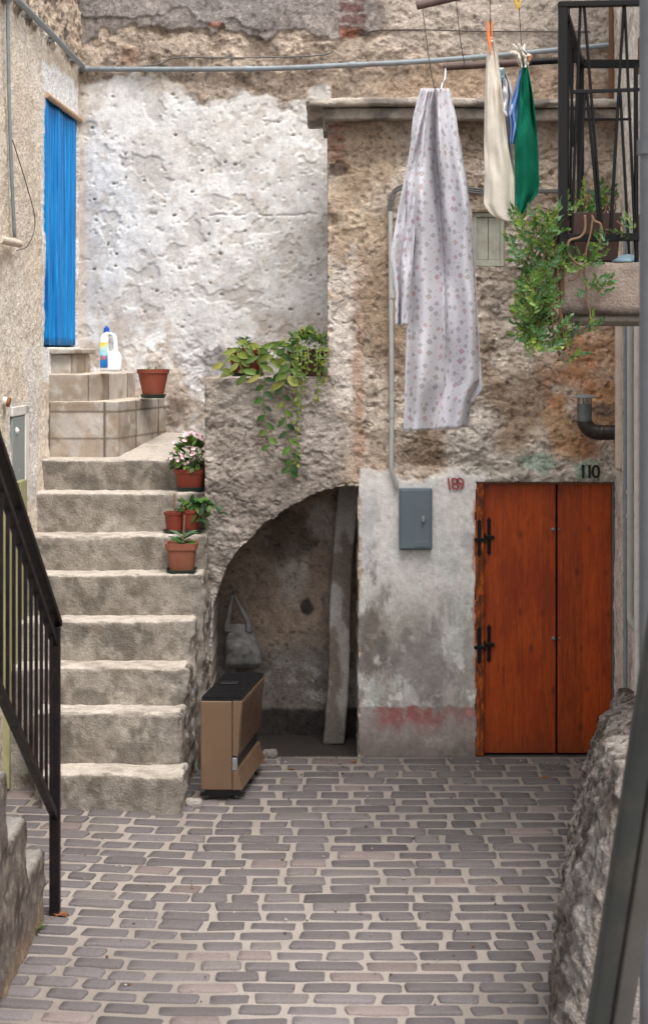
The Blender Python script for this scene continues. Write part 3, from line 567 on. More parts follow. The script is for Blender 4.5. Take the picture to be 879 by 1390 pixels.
wall('wall', np.arange(-2.0, 2.62, .0085), np.arange(1.7, 6.4, .0085), r_pos, None, r_col, r_disp, (0, -1, 0), lambda a, b: np.full(a.shape, .3), M['plaster'], rear, segs=1, grain=lambda x, z: 1-.68*r_white(*r_uv(x, z)))
# ---------------------------------------------------------------- left house (cream roughcast, blue doorway)
def lx(y): return RX0-.039*(RY0-y)
L_Y0, L_Y1, L_Z0, L_Z1 = 12.10, 13.40, 2.82, 4.62
def l_pos(y, z): return np.stack([lx(y), y, z], -1)
def l_uv(y, z): return CX+F*lx(y)/y, HY-(z-H)*F/y
def l_disp(y, z, P):
    u, v = l_uv(y, z); up = sm(z+(fb(y, z, .2, 3, 401)-.5)*.12, 5.02, 5.08)
    d = (fb(y, z, .35, 4, 402)-.5)*.03+(fb(y, z, .03, 3, 403)-.5)*.012+up*((ridge(fb(y, z*1.6, .16, 4, 404))-.55)*.06+(fb(y, z, .05, 3, 405)-.5)*.03)
    return d+.03*sm(-z, -2.2, -1.9)*fb(y, z, .3, 3, 406)
def l_col(y, z, P):
    u, v = l_uv(y, z); n1 = fb(y, z, .6, 5, 411); n2 = fb(y, z, .18, 4, 412); n3 = fb(y, z, .04, 3, 413)
    c = np.broadcast_to(C(224, 207, 184), u.shape+(3,)).copy(); c = mixc(c, C(234, 222, 206), sm(n1, .48, .66)*.7); c = mixc(c, C(196, 174, 148), sm(n2*.5+n3*.5, .5, .66)*.5)
    up = sm(z+(n2-.5)*.2, 5.02, 5.08); c = mixc(c, C(186, 160, 132), up*.8); c = mixc(c, C(96, 86, 78), up*sm(n2*.6+n3*.4, .52, .62)*.85)
    wp = boxm(y, z, 12.00, 13.40, 2.6, 4.88, n2, .06, .02); c = mixc(c, C(238, 236, 234), wp*.95); c = mixc(c, C(150, 178, 204), boxm(y, z, 12.03, 12.11, 2.8, 4.6, n2, .03, .02)*.45)
    c = mixc(c, C(226, 218, 208), blob(y, z, 11.65, 2.35, .22, .5, n2, .8, .3)*.8); c = mixc(c, C(214, 208, 200), boxm(y, z, 10.9, 11.75, 1.75, 2.45, n2, .03, .02)*.7)
    c = mixc(c, C(166, 144, 122), sm(-z+(n2-.5)*.8, -1.9, -1.2)*.45); return c
left = thing('roughcast_house', (lx(11), 11, 0), 'cream roughcast house side on the left with a whitewashed blue doorway', 'house')
wall('wall', np.concatenate([np.arange(8.2, 9.6, .1), np.arange(9.6, 13.5, .016)]), np.arange(-.05, 6.4, .014), l_pos, lambda y, z: ~((y > L_Y0) & (y < L_Y1) & (z > L_Z0) & (z < L_Z1)), l_col, l_disp, (1, -.039, 0),
     lambda y, z: np.where((y > L_Y0-.05) & (y < L_Y1+.05) & (z > L_Z0-.05) & (z < L_Z1+.05), .14, .3), M['roughcast'], left, segs=2, rough=.003, speck=.6)
b = MB(); b.box((lx(12.7)-.5, L_Y0-.05, L_Z0-.05), (lx(12.7)-.13, L_Y1+.05, L_Z1+.05)); b.build('dark_door_backing', M['soil'], left)  # dark block standing in for the unlit room behind the curtain
mb = MB(); y0, y1 = 10.72, 11.27
for k in range(5):
    a = y0+(y1-y0)*k/5; mb.prism([(lx(a)+.0, a+.004, .02), (lx(a)+.055, a+.004, .02), (lx(a)+.055, a+.106, .02), (lx(a), a+.106, .02)], (0, 0, 1.92))
mb.build('door', M['ygdoor'], left, bevel=.004)
# ---------------------------------------------------------------- right house (behind the balcony)
right = thing('balcony_house', (2.0, 8, 0), 'pale plastered house wall along the right edge carrying the balcony', 'house')
def rt_pts(s):      # path along the wall: parameter = distance
    xs = np.where(s < 9.8, 2.0, np.where(s < 9.98, 2.0+(s-9.8)*1.0, 2.18)); ys = np.where(s < 9.8, 1.9+s, np.where(s < 9.98, 11.7+(s-9.8)*.3, 11.754+(s-9.98))); return xs, ys
def rt_pos(s, z): xs, ys = rt_pts(s); return np.stack([xs, ys, z], -1)
def rt_col(s, z, P):
    n1 = fb(s, z, .6, 5, 511); n2 = fb(s, z, .15, 4, 512); c = np.broadcast_to(C(230, 220, 206), s.shape+(3,)).copy(); c = mixc(c, C(204, 188, 168), sm(n2, .5, .66)*.6); c = mixc(c, C(160, 140, 120), sm(n1*.5+n2*.5, .56, .66)*.5)
    return mixc(c, C(222, 216, 206), sm(-z, -2.9, -2.7)*.6)
wall('wall', np.concatenate([np.arange(5.7, 8.4, .06), np.arange(8.4, 11.4, .02)]), np.arange(-.05, 6.4, .016), rt_pos, None, rt_col, lambda s, z, P: (fb(s, z, .3, 4, 501)-.5)*.03+(fb(s, z, .03, 3, 502)-.5)*.012, (-1, 0, 0), lambda a, b: np.full(a.shape, .3), M['stone'], right, segs=1)
# ---------------------------------------------------------------- roughcast parapet at the right
def pk_foot(y): return np.interp(y, [4, 5.5, 6.5, 7.2, 8.2, 9.2, 10.5, 11.4, 11.7], [.55, .72, .86, .97, 1.15, 1.338, 1.585, 1.80, 1.86])
def pk_pos(y, t):
    xf = pk_foot(y); zt = .42+(11.4-y)*.165; lean = .16+.02*(11-y)
    tt = np.clip(t, 0, 1); x = xf+lean*tt**1.6; z = zt*tt**.9; k = np.clip(t-1, 0, 1); x = x+(2.08-x)*k*(t > 1); z = z+.10*np.sin(np.clip(k*2, 0, 1)*1.57); z = z*np.sqrt(np.clip(1-((6.4-y)/.3).clip(0, 1)**2, 0, 1))-.04*(y < 6.11); return np.stack([x, y, z], -1)
def pk_disp(y, t, P):
    p = P.reshape(-1, 3); n = fb3(p, .30, 4, 601); m = fb3(p, .10, 4, 602, .65); f = fb3(p, .035, 3, 603); return ((n-.5)*.12+(np.abs(m-.5)*2-.3)*.06+(f-.5)*.026).reshape(y.shape)
def pk_col(y, t, P):
    p = P.reshape(-1, 3); n = fb3(p, .22, 4, 611); m = fb3(p, .06, 4, 612); c = np.broadcast_to(C(134, 124, 114), p.shape).copy(); c = mixc(c, C(152, 142, 132), sm(m, .5, .66)*.7); c = mixc(c, C(92, 80, 70), sm(n, .46, .58)*.8); c = mixc(c, C(74, 63, 54), sm(n*.5+m*.5, .54, .64)*.6); return c.reshape(y.shape+(3,))
o = wall('roughcast_parapet', np.concatenate([6.1+.3*np.linspace(0, 1, 60)**2.2, np.arange(6.41, 11.72, .011)]), np.concatenate([np.linspace(0, 1, 100), np.linspace(1.01, 2, 70)]), pk_pos, None, pk_col, pk_disp, (-.9, -.1, .42), lambda a, b: np.full(a.shape, .12), M['roughcast'], None, (1.4, 9, 0), segs=1)
tag(o, 'low lumpy roughcast parapet beside the paving at the lower right', 'wall')
# ---------------------------------------------------------------- stone staircase up to the blue door
stairs = thing('stone_staircase', (-1.4, 10.3, 0), 'worn stone staircase climbing to the blue doorway, its top steps faced with tiles', 'staircase')
RY = [1049, 967, 906, 843, 780.5, 727, 669.6, 624]; SD = [10.3+.24*k for k in range(8)]; SH = [H-(RY[k]-HY)*SD[k]/F for k in range(8)]
SR = [-.85, -.885, -.875, -.85, -.795, -.79, -.79, -.79]; SL = [-1.73, -1.80, -2.1, -2.1, -2.1, -2.1, -2.1, -2.1]
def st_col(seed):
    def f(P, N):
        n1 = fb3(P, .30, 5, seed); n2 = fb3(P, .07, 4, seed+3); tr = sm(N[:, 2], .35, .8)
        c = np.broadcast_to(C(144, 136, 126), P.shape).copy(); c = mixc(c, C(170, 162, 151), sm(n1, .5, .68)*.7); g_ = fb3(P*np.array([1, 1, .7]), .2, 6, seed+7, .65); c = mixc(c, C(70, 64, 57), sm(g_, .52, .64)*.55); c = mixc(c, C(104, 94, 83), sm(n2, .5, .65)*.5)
        t_ = mixc(np.broadcast_to(C(192, 182, 170), P.shape).copy(), C(156, 146, 135), sm(n2*.5+n1*.5, .5, .64)*.7); c = mixc(c, t_, tr)  # treads paler: worn tops, plus overhead light put into the colour
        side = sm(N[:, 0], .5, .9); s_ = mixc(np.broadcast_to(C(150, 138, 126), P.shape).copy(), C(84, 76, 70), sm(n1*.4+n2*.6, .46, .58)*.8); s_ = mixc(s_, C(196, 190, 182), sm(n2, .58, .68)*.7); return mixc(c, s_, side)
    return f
for k in range(8):
    d0 = SD[k]; d1 = 12.0+.0 if k < 7 else 12.35
    d1 = d0+.34 if k < 7 else 12.36
    def warp(P, k=k, d0=d0):
        P = P.copy(); n = fb(P[:, 0], P[:, 0]*0+k*3.1, .5, 3, 33)-.5; P[:, 1] += n*.05
        P[:, 2] += (fb(P[:, 0], P[:, 1]*0+k, .4, 3, 35)-.5)*.018*sm(P[:, 2], .05, .2)
        if k == 0: P[:, 1] -= .16*sm(P[:, 0], -1.35, -.85)*1.0
        if k in (1, 2): P[:, 1] -= .05*sm(P[:, 0], -1.4, -.9)
        P[:, 1] += .06*sm(P[:, 0], SR[k]-.16, SR[k])**2                    # rounded right end
        P[:, 0] += (fb(P[:, 1], P[:, 2], .14, 3, 36)-.5)*.07*sm(P[:, 0], -1.1, -.85)
        return P
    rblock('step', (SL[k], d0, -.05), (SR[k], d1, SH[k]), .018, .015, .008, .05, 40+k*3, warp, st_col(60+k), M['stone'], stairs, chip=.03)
# tiled winder steps and sill
def tile_col(seed, a, b, tw, th, z0):
    def f(P, N):
        n = fb3(P, .12, 4, seed); n2 = fb3(P, .4, 4, seed+1); s = (P[:, 0]*.9+P[:, 1]*.5); iu = np.floor((s-a)/tw); iz = np.floor((P[:, 2]-z0)/th)
        hsh = _h(iu, iz, iu*0, seed); fu = np.abs(((s-a)/tw) % 1-.5); fz = np.abs(((P[:, 2]-z0)/th) % 1-.5)
        c = mixc(np.broadcast_to(C(150, 139, 127), P.shape).copy(), C(180, 171, 161), sm(hsh, .3, .8)); c = mixc(c, C(142, 124, 104), sm(n2, .46, .62)*.6); c = mixc(c, C(186, 182, 176), sm(fb3(P, .16, 5, seed+8, .6), .54, .66)*.55); n3_ = fb3(P, .2, 6, seed+5, .65); c = mixc(c, C(118, 106, 93), sm(n3_, .52, .64)*.5); c = mixc(c, C(164, 160, 154), sm(n, .54, .68)*.6)
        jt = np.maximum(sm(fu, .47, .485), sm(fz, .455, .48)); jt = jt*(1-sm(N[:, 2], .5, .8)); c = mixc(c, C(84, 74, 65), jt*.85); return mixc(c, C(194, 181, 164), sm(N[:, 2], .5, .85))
    return f
zb = H-142*12.25/F-.02; zt1 = H-70*12.25/F; zt2 = H-33*12.25/F; YB = 12.25
def prismblock(name, foot, z0, z1, colf, seed, rise=None):
    """polygonal block (footprint counter-clockwise) with a slightly proud top slab, subdivided and faintly uneven"""
    bm = bmesh.new(); n = len(foot); vb = [bm.verts.new((x, y, z0)) for x, y in foot]; vt = [bm.verts.new((x, y, z1 if not rise else rise[i])) for i, (x, y) in enumerate(foot)]
    bm.faces.new(vb[::-1]); bm.faces.new(vt)
    for i in range(n): bm.faces.new((vb[i], vb[(i+1) % n], vt[(i+1) % n], vt[i]))
    bmesh.ops.bevel(bm, geom=list(bm.edges), offset=.006, segments=2, affect='EDGES', profile=.5)
    bmesh.ops.triangulate(bm, faces=[f for f in bm.faces if len(f.verts) > 4])
    for _ in range(7): bmesh.ops.subdivide_edges(bm, edges=[e for e in bm.edges if e.calc_length() > .014], cuts=1, use_grid_fill=True)
    bmesh.ops.triangulate(bm, faces=bm.faces[:]); bm.normal_update()
    P = np.array([v.co for v in bm.verts]); N = np.array([v.normal for v in bm.verts]); c = colf(P, N); P = P+N*((fb3(P, .09, 3, seed)-.5)*.01)[:, None]
    F_ = np.array([[v.index for v in f.verts] for f in bm.faces]); bm.free(); return npmesh(name, P, F_, c, M['stone' if name == 'landing' else 'smooth_plaster'], True, stairs)
w_l = -2.1; LB = [(w_l, YB), (-1.489, YB), (-1.235, 13.36), (w_l, 13.46)]
prismblock('tiled_step', LB, zb-.05, zt1, tile_col(71, 0.02, 0, .36, .2, zb+.13), 71)
UB = [(w_l, YB+.004), (-1.703, YB+.004), (-1.475, 13.38), (w_l, 13.47)]
prismblock('tiled_step', UB, zt1-.02, zt2, tile_col(72, 0.1, 0, .3, .42, zt1-.1), 72)
prismblock('door_sill', [(w_l, 12.32), (-1.85, 12.40), (-1.82, 13.2), (w_l, 13.3)], zt2-.01, H-.03, tile_col(73, .05, 0, .3, .5, zt2-.2), 73)
prismblock('sill_slab', [(w_l, 12.27), (-1.82, 12.34), (-1.79, 13.3), (w_l, 13.36)], H-.028, H+.008, tile_col(74, .05, 0, 3, 3, 0), 74)
# mortared landing that rises towards the rear wall
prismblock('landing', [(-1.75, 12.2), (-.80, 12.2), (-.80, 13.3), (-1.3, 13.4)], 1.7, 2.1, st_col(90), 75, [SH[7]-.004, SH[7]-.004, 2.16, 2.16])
# ================================================================ PARTS OF THE BUILDINGS
def text_mesh(name, s, mat, parent, loc, size, rotx=90, extrude=.001, origin=None, shear=0, rz=0, bold=0):
    cu = bpy.data.curves.new(name, 'FONT'); cu.body = s; cu.size = size; cu.extrude = extrude; cu.shear = shear; cu.offset = bold; cu.resolution_u = 3
    ob = bpy.data.objects.new(name, cu); COL.objects.link(ob); dg = bpy.context.evaluated_depsgraph_get()
    me = bpy.data.meshes.new_from_object(ob.evaluated_get(dg)); bpy.data.objects.remove(ob); bpy.data.curves.remove(cu)
    me.transform(Matrix.Translation(loc)@Matrix.Rotation(rz, 4, 'Z')@Matrix.Rotation(math.radians(rotx), 4, 'X')); me.materials.clear(); me.materials.append(mat)
    return link(name, me, parent, origin)
def PF(px, py, out=0): return W(px, py, DW)+Vector((0, -out, 0))      # a point on the cellar front, brought out by 'out' metres
# plank door: worn frame post, two leaves, hinges, knobs
mb = MB(); a = PF(642, 655); b_ = PF(656.5, 1027)
mb.box((a.x, DW+.0, .0), (b_.x, DW+.12, a.z-.005)); mb.build('door_frame', M['frame'], cell, bevel=.008)
mb = MB(); mb.box((PF(641, 0).x, DW+.02, PF(0, 658).z), (PF(836, 0).x, DW+.14, PF(0, 649).z)); mb.build('lintel', M['brownwood'], cell, bevel=.006)
mb = MB(); P0 = PF(831, 655); P1 = PF(831, 1025); mb.prism([(P0.x, DW+.03, 0), (P0.x+.075, DW+.03, 0), (P0.x+.075, DW+.03, P0.z), (P0.x, DW+.03, P0.z)], (0, .06, 0)); mb.build('jamb_board', M['downpipe'], cell, bevel=.004)
MB().box((PF(630, 0).x, DW+.15, 0), (PF(840, 0).x, DW+.2, PF(0, 640).z)).build('dark_backing', M['soil'], cell)  # dark panel added to stop sky light showing through the door gap
MB().box((PF(636, 0).x, DW+.11, PF(0, 366).z), (PF(690, 0).x, DW+.16, PF(0, 282).z)).build('dark_backing', M['soil'], cell)  # dark panel standing in for the unlit space behind the shutters
def leafdoor(x0, x1):
    mb = MB(); y = DW+.045; mb.box((PF(x0, 0).x, y, PF(0, 1024.5).z), (PF(x1, 0).x, y+.035, PF(0, 657).z)); return mb.build('door_leaf', M['door'], cell, bevel=.004)
lf1 = leafdoor(656.8, 754.6); lf2 = leafdoor(757.4, 831)
def hinge(cy, par):
    mb = MB(); y = DW+.030
    for cx, dy in ((650, 0), (664, -1)):
        x = PF(cx, 0).x; w = .0125; z0 = PF(0, cy+20+dy).z; z1 = PF(0, cy-20+dy).z; yy = y-.033 if cx < 655 else y+.008
        pts = [(x-w, z0), (x-w*1.3, z0-.012), (x-w*.5, z0-.02), (x, z0-.036), (x+w*.5, z0-.02), (x+w*1.3, z0-.012), (x+w, z0), (x+w, z1), (x+w*1.3, z1+.012), (x+w*.5, z1+.02), (x, z1+.036), (x-w*.5, z1+.02), (x-w*1.3, z1+.012), (x-w, z1)]
        mb.prism([(p, yy, q) for p, q in pts], (0, .007, 0))
        for t in (.12, .5, .88): mb.lathe((x, yy, z0+(z1-z0)*t), [(.006, -.001), (.005, .004), (.001, .006)], 8, 0, (1, 0, 0), (0, 0, 1))
    x0, x1 = PF(643, 0).x, PF(671, 0).x; zc_ = PF(0, cy+2).z
    mb.box((x0, DW-.009, zc_-.016), (PF(658, 0).x, DW-.001, zc_+.008)); mb.box((PF(655, 0).x, DW+.024, zc_-.004), (x1, DW+.038, zc_+.022))
    mb.tube([(PF(657, 0).x, DW+.010, zc_-.03), (PF(657, 0).x, DW+.010, zc_+.04)], .010, 10)
    mb.build('hinge', M['black'], par, bevel=.0015, seg=1)
hinge(730, lf1); hinge(876, lf1)
for cx, cy, r in ((751, 719.5, .012), (751.5, 868, .012)):
    mb = MB(); c = PF(cx, cy); mb.lathe((c.x, DW+.045, c.z), [(.014, -.001), (.014, .004), (.007, .006), (.007, .015), (r*.8, .02), (r*.8, .026), (.004, .03)], 14, 0, (1, 0, 0), (0, 0, 1)); mb.build('knob', M['pipecap'], lf1, smooth=True, auto=40)
    mb = MB(); c = PF(759.6, cy); mb.lathe((c.x, DW+.045, c.z), [(.008, -.001), (.008, .006), (.003, .008)], 10, 0, (1, 0, 0), (0, 0, 1)); mb.build('latch_plate', M['pipecap'], lf2)
# shuttered window
mb = MB(); fx0, fx1, fz0, fz1 = PF(641, 0).x, PF(685, 0).x, PF(0, 361).z, PF(0, 288).z; y = DW+.03
for (x0, x1, z0, z1) in ((fx0, fx0+.03, fz0, fz1), (fx1-.03, fx1, fz0, fz1), (fx0+.03, fx1-.03, fz0, fz0+.045), (fx0+.03, fx1-.03, fz1-.03, fz1)): mb.box((x0, y, z0), (x1, y+.05, z1))
wf = mb.build('window_frame', M['shutter'], cell, bevel=.003)
mb = MB(); w = (fx1-fx0-.064)/2
for k in range(2): mb.box((fx0+.031+k*(w+.003), y+.018, fz0+.047), (fx0+.031+w+k*(w+.003), y+.04, fz1-.032))
mb.build('shutter', M['shutter'], wf, bevel=.003)
# stencilled marks
for k, ch in enumerate('110'):
    text_mesh('house_digit', ch, M['blackpaint'], cell, PF(783.5+k*8.6, 648.5, .026), .13, extrude=.003, bold=.002)
for k, ch in enumerate('189'):
    text_mesh('painted_digit', ch, M['redpaint'], cell, PF(604+k*8, 664.5, .016), .12, extrude=.003, bold=0, shear=-.15)
# ================================================================ PIPES, CABLES, CABINETS
def RW(u, v, out=0):      # a point on the rear wall seen at photo pixel (u, v)
    k = (u-CX)/F; y = (RY0-RS*RX0)/(1-RS*k); p = W(u, v, y); return p+Vector((0, -out, 0))
def LWp(u, v, out=0):     # a point on the left wall
    k = (u-CX)/F; y = (RX0-.039*RY0)/(k-.039); p = W(u, v, y); return p+Vector((out, 0, 0))
def curve_pts(P, n=8):
    P = [Vector(p) for p in P]; out = []
    for i in range(len(P)-1):
        a, b, c, d = P[max(i-1, 0)], P[i], P[i+1], P[min(i+2, len(P)-1)]
        for k in range(n):
            t = k/n; out.append(.5*((2*b)+(c-a)*t+(2*a-5*b+4*c-d)*t*t+(3*b-a-3*c+d)*t**3))
    return out+[P[-1]]
GROUPS = {'clothes_line': 'clothes lines', 'dry_leaf': 'dry leaves on the paving', 'loose_stone': 'loose stones'}
def single(mb, name, mat, label, cat, origin, group=None, **kw):
    group = group or GROUPS.get(name)
    return single_(mb, name, mat, label, cat, origin, group, **kw)
def single_(mb, name, mat, label, cat, origin, group=None, **kw): return tag(mb.build(name, mat, None, origin, **kw), label, cat, group)
zp = 5.02
pts = [(lx(8.5)+.06, 8.5, 5.07), (lx(11.2)+.06, 11.2, 5.055), (lx(13.25)+.06, 13.25, zp), tuple(RW(116, 95, .05)), tuple(RW(340, 95, .05)), tuple(RW(470, 90, .05)), tuple(RW(600, 83, .05)), tuple(RW(748, 70, .05)), tuple(RW(832, 62, .05))]
pw = thing('conduit_pipe', pts[3], 'grey metal pipe turning the upper corner and running along both house walls', 'pipe')
MB().tube(curve_pts(pts, 4), .021, 12).build('pipe', M['galv'], pw, smooth=True, auto=50)
for u, v in ((118, 95), (338, 95), (478, 89.5), (662, 78.5)):
    c = RW(u, v, .05); MB().tube([c-Vector((.025, 0, 0)), c+Vector((.025, 0, 0))], .027, 12).build('coupling', M['galv'], pw, smooth=True, auto=50)
for yy in (11.3, 12.2, 13.0):
    MB().box((lx(yy)-.03, yy-.008, 5.02), (lx(yy)+.045, yy+.012, 5.035)).build('bracket', M['galv'], pw)
mb = MB().tube(curve_pts([RW(150, 95, .03), RW(215, 88, .02), RW(240, 79, .02), RW(330, 79, .02), RW(430, 76, .02), RW(452, 70, .02)], 6), .006, 6)
single(mb, 'cable', M['cable'], 'thin grey cable looped along the bare render above the white wall', 'cable', RW(215, 88), smooth=True)
mb = MB().tube(curve_pts([RW(492, 48, .02), RW(512, 42, .02), RW(570, 41, .02), RW(650, 43, .02), RW(800, 44, .02)], 6), .005, 6)
single(mb, 'cable', M['wire'], 'thin dark wire stretched across the render above the stone coping', 'cable', RW(512, 42), smooth=True)
mb = MB().tube(curve_pts([LWp(4, -20, .03), LWp(6, 120, .03), LWp(9.5, 230, .03), LWp(14, 322, .03)], 6), .012, 8)
single(mb, 'wall_cable', M['galv'], 'grey cable pipe dropping straight down the cream wall left of the blue doorway', 'cable', LWp(9, 322), smooth=True)
mb = MB().tube(curve_pts([LWp(12, 190, .025), LWp(31, 250, .025), LWp(43, 300, .025), LWp(34, 332, .025), LWp(18, 340, .025)], 6), .0035, 6)
single(mb, 'loose_wire', M['wire'], 'thin loose wire curving over the cream wall beside the grey cable pipe', 'wire', LWp(31, 250), smooth=True)
mb = MB().tube([LWp(-14, 325, .06), LWp(16, 331, .05)], .026, 12); single(mb, 'pipe_stub', M['beigepipe'], 'short pale pipe crossing the cream wall at the left edge', 'pipe', LWp(0, 328), smooth=True, auto=50)
sp = thing('drain_spout', W(4, 545, 10.8), 'short white drain spout with a rusty mouth on the left wall', 'spout')
MB().tube([W(-40, 537, 10.8), W(10, 545.5, 10.8)], .03, 14).build('spout', M['whitepipe'], sp, smooth=True, auto=50)
MB().tube([W(10, 545.5, 10.8), W(14, 546.3, 10.8)], .0305, 14).build('mouth', M['dry'], sp, smooth=True, auto=50)
# cabinet on the left wall
y0, y1 = 11.0, 11.36; z0, z1 = 1.86, 2.36; cb = thing('wall_cabinet', (lx(11.3), 11.3, z0), 'grey green service cabinet set in a whitewashed patch of the left wall', 'cabinet')
mb = MB(); mb.prism([(lx(y0)+.0, y0, z0), (lx(y1)+.0, y1, z0), (lx(y1)+.016, y1, z0), (lx(y0)+.016, y0, z0)], (0, 0, z1-z0)); mb.build('door', M['meter2'], cb, bevel=.004)
mb = MB()
for (a, b, c, d) in ((y1+.005, y1+.10, z0-.06, z1+.07), (y0-.02, y1+.10, z1+.005, z1+.07)): mb.prism([(lx(a), a, c), (lx(b), b, c), (lx(b)+.022, b, c), (lx(a)+.022, a, c)], (0, 0, d-c))
mb.build('frame', M['whitepipe'], cb, bevel=.008)
mb = MB().lathe((lx(11.1)+.02, 11.1, z1-.09), [(.022, -.02), (.024, 0), (.014, .012), (.003, .016)], 12, 0, (0, 1, 0), (0, 0, 1)); mb.build('knob', M['whitepipe'], cb, smooth=True)
# slate meter box and its conduit
a, b_ = PF(541, 745.5), PF(585.5, 662); mbx = thing('meter_box', (a.x, DW, a.z), 'slate grey meter box on the whitewashed wall between niche and red door', 'meter box')
MB().box((a.x, DW-.055, a.z), (b_.x, DW+.03, b_.z)).build('box', M['meter'], mbx, bevel=.008, seg=3)
MB().box((a.x+.012, DW-.064, a.z+.012), (b_.x-.012, DW-.056, b_.z-.012)).build('door', M['meter'], mbx, bevel=.003)
c = PF(573, 703.5); MB().lathe((c.x, DW-.064, c.z), [(.012, -.002), (.012, .008), (.009, .013), (.002, .014)], 16, 0, (1, 0, 0), (0, 0, 1.9)).build('latch', M['meter2'], mbx, smooth=True, auto=40)
a2, b2 = PF(561.5, 741), PF(580.5, 733); MB().box((a2.x, DW-.068, a2.z), (b2.x, DW-.063, b2.z)).build('plate', M['meter'], mbx, bevel=.0015)
cd = thing('wall_conduit', PF(533, 655), 'pale grey plastic conduit dropping beside the sheet to the meter box', 'conduit')
MB().tube(curve_pts([PF(529, 288, .045), PF(530, 400, .045), PF(531, 560, .045), PF(530.5, 628, .045), PF(532, 642, .04), PF(536, 655, .03), PF(538, 662, .02)], 4), .0165, 12).build('tube', M['pvc'], cd, smooth=True, auto=60)
for v in (400, 562): MB().tube([PF(530.5, v-5, .045), PF(530.7, v+5, .045)], .021, 12).build('coupling', M['pvc'], cd, smooth=True, auto=50)
for k, (o1, o2) in enumerate(((0, 0), (3, 4), (-2.5, 8))):
    mb = MB().tube(curve_pts([PF(528+o1*.5, 292, .045), PF(529+o1, 272+o2, .045), PF(534+o1, 259+o2*.6, .045), PF(545, 253+o2*.6, .05), PF(570, 250+o2*.4, .05), PF(645, 257+o2*.7, .04), PF(700, 263+o2*.3, .035), PF(735, 259+o2*.3, .03), PF(800, 259+o2*.5, .03), PF(838, 264, .03)], 6), .0075, 8)
    mb.build('cable', M['cable'], cd, smooth=True)
# flue
fl = thing('flue_pipe', PF(808, 590), 'grey flue with flat cap and dark ribbed elbow above the red door', 'flue')
def PQ(px, py): return W(px, py, DW-.17)
r = 10.0*(DW-.17)/F
MB().tube([PQ(792.5, 548), PQ(792.5, 571)], r, 24).build('pipe', M['pipecap'], fl, smooth=True, auto=50)
for v in (556, 570): MB().tube([PQ(792.5, v), PQ(792.5, v+1.6)], r*1.06, 24).build('seam', M['pipecap'], fl, smooth=True, auto=50)
mb = MB(); c = PQ(792.5, 548)
for k in range(8):
    a = k*math.pi/4+.2; p = c+Vector((r*.92*math.cos(a), r*.92*math.sin(a), 0)); mb.bar(p, p+Vector((0, 0, .042)), .022, .004, (math.cos(a), math.sin(a), 0))
mb.build('cap_bracket', M['capmetal'], fl)
MB().lathe(PQ(792.5, 540), [(r*.3, -.002), (r*1.75, .0), (r*1.78, .006), (r*1.1, .02), (.006, .03)], 28).build('cap', M['capmetal'], fl, smooth=True, auto=30)
pts = []; rr = []; cx0, cy0, R_ = 813.5, 570, 21.0
n = 44
for k in range(n+1):
    a = math.pi+ (math.pi/2)*k/n; pts.append(PQ(cx0+R_*math.cos(a), cy0-R_*math.sin(a)*.82)); rr.append(r*(1.04+.035*math.cos(k*2*math.pi/3.4)))
for k in range(1, 12): pts.append(PQ(cx0+k*3.2, cy0+R_*.82)); rr.append(r*(1.03+.02*math.cos(k*2)))
MB().tube(pts, rr, 24).build('elbow', M['elbow'], fl, smooth=True)
# pipes of the right-hand wall
def pipe(name, px, d, x, y0, y1, rad, mat, label):
    p = W(px, y1, d); q = W(px, y0, d); t = thing(name, p, label, 'pipe', 'pipes on the right wall'); MB().tube([p, q], rad, 14).build('pipe', mat, t, smooth=True, auto=50)
    return t, p, q
def clips(t, px, d, ys, rad, mat):
    for y in ys:
        c = W(px, y, d); MB().tube([c-Vector((0, 0, .012)), c+Vector((0, 0, .012))], rad*1.25, 12).build('clip', mat, t, smooth=True, auto=50); MB().box((c.x, c.y-.008, c.z-.008), (2.02, c.y+.008, c.z+.008)).build('bracket', mat, t)
t, p, q = pipe('drain_pipe', 840.5, 11.42, 0, 300, 632, .033, M['beigepipe'], 'plaster coated pipe ending in a rounded stub right of the flue'); MB().lathe(p, [(.033, .0), (.03, -.018), (.018, -.032), (.003, -.036)], 14).build('end_cap', M['beigepipe'], t, smooth=True)
t, p, q = pipe('drain_pipe', 848, 11.05, 0, 300, 985, .014, M['galv'], 'thinnest grey pipe on the right wall, beside the plaster coated stub'); clips(t, 848, 11.05, (560, 780), .014, M['galv'])
t, p, q = pipe('drain_pipe', 854.5, 10.86, 0, 300, 832, .022, M['pvc'], 'pale grey pipe with a kinked foot between two thinner pipes on the right wall'); clips(t, 854.5, 10.86, (668, 700), .022, M['pvc']); MB().tube(curve_pts([p, p+Vector((.0, -.02, -.05)), p+Vector((.06, -.05, -.14))], 5), .02, 12).build('foot', M['pvc'], t, smooth=True)
t, p, q = pipe('drain_pipe', 864, 10.6, 0, 300, 1000, .019, M['whitepipe'], 'white painted pipe nearest the big dark downpipe on the right wall'); clips(t, 864, 10.6, (520, 800), .019, M['whitepipe'])
single(MB().box((2.075, 12.30, 4.3), (2.105, 12.38, 6.3)), 'wooden_post', M['brownwood'], 'brown wooden strip standing against the upper right corner of the rear wall', 'post', (2.07, 12.3, 4.3), bevel=.006)
for z0_, z1_ in ((4.38, 4.72), (3.35, 3.52)):
    pass
sh = thing('wall_bracket', W(869, 100, 10.4), 'brown wooden shutter edge against the right wall behind the railing', 'shutter')
for a_, b__ in ((50, 99), (291, 324)):
    p, q = W(866.5, b__, 10.45), W(874, a_, 10.45); MB().box((p.x, 10.43, p.z), (q.x, 10.5, q.z)).build('batten', M['brownwood'], sh, bevel=.004)
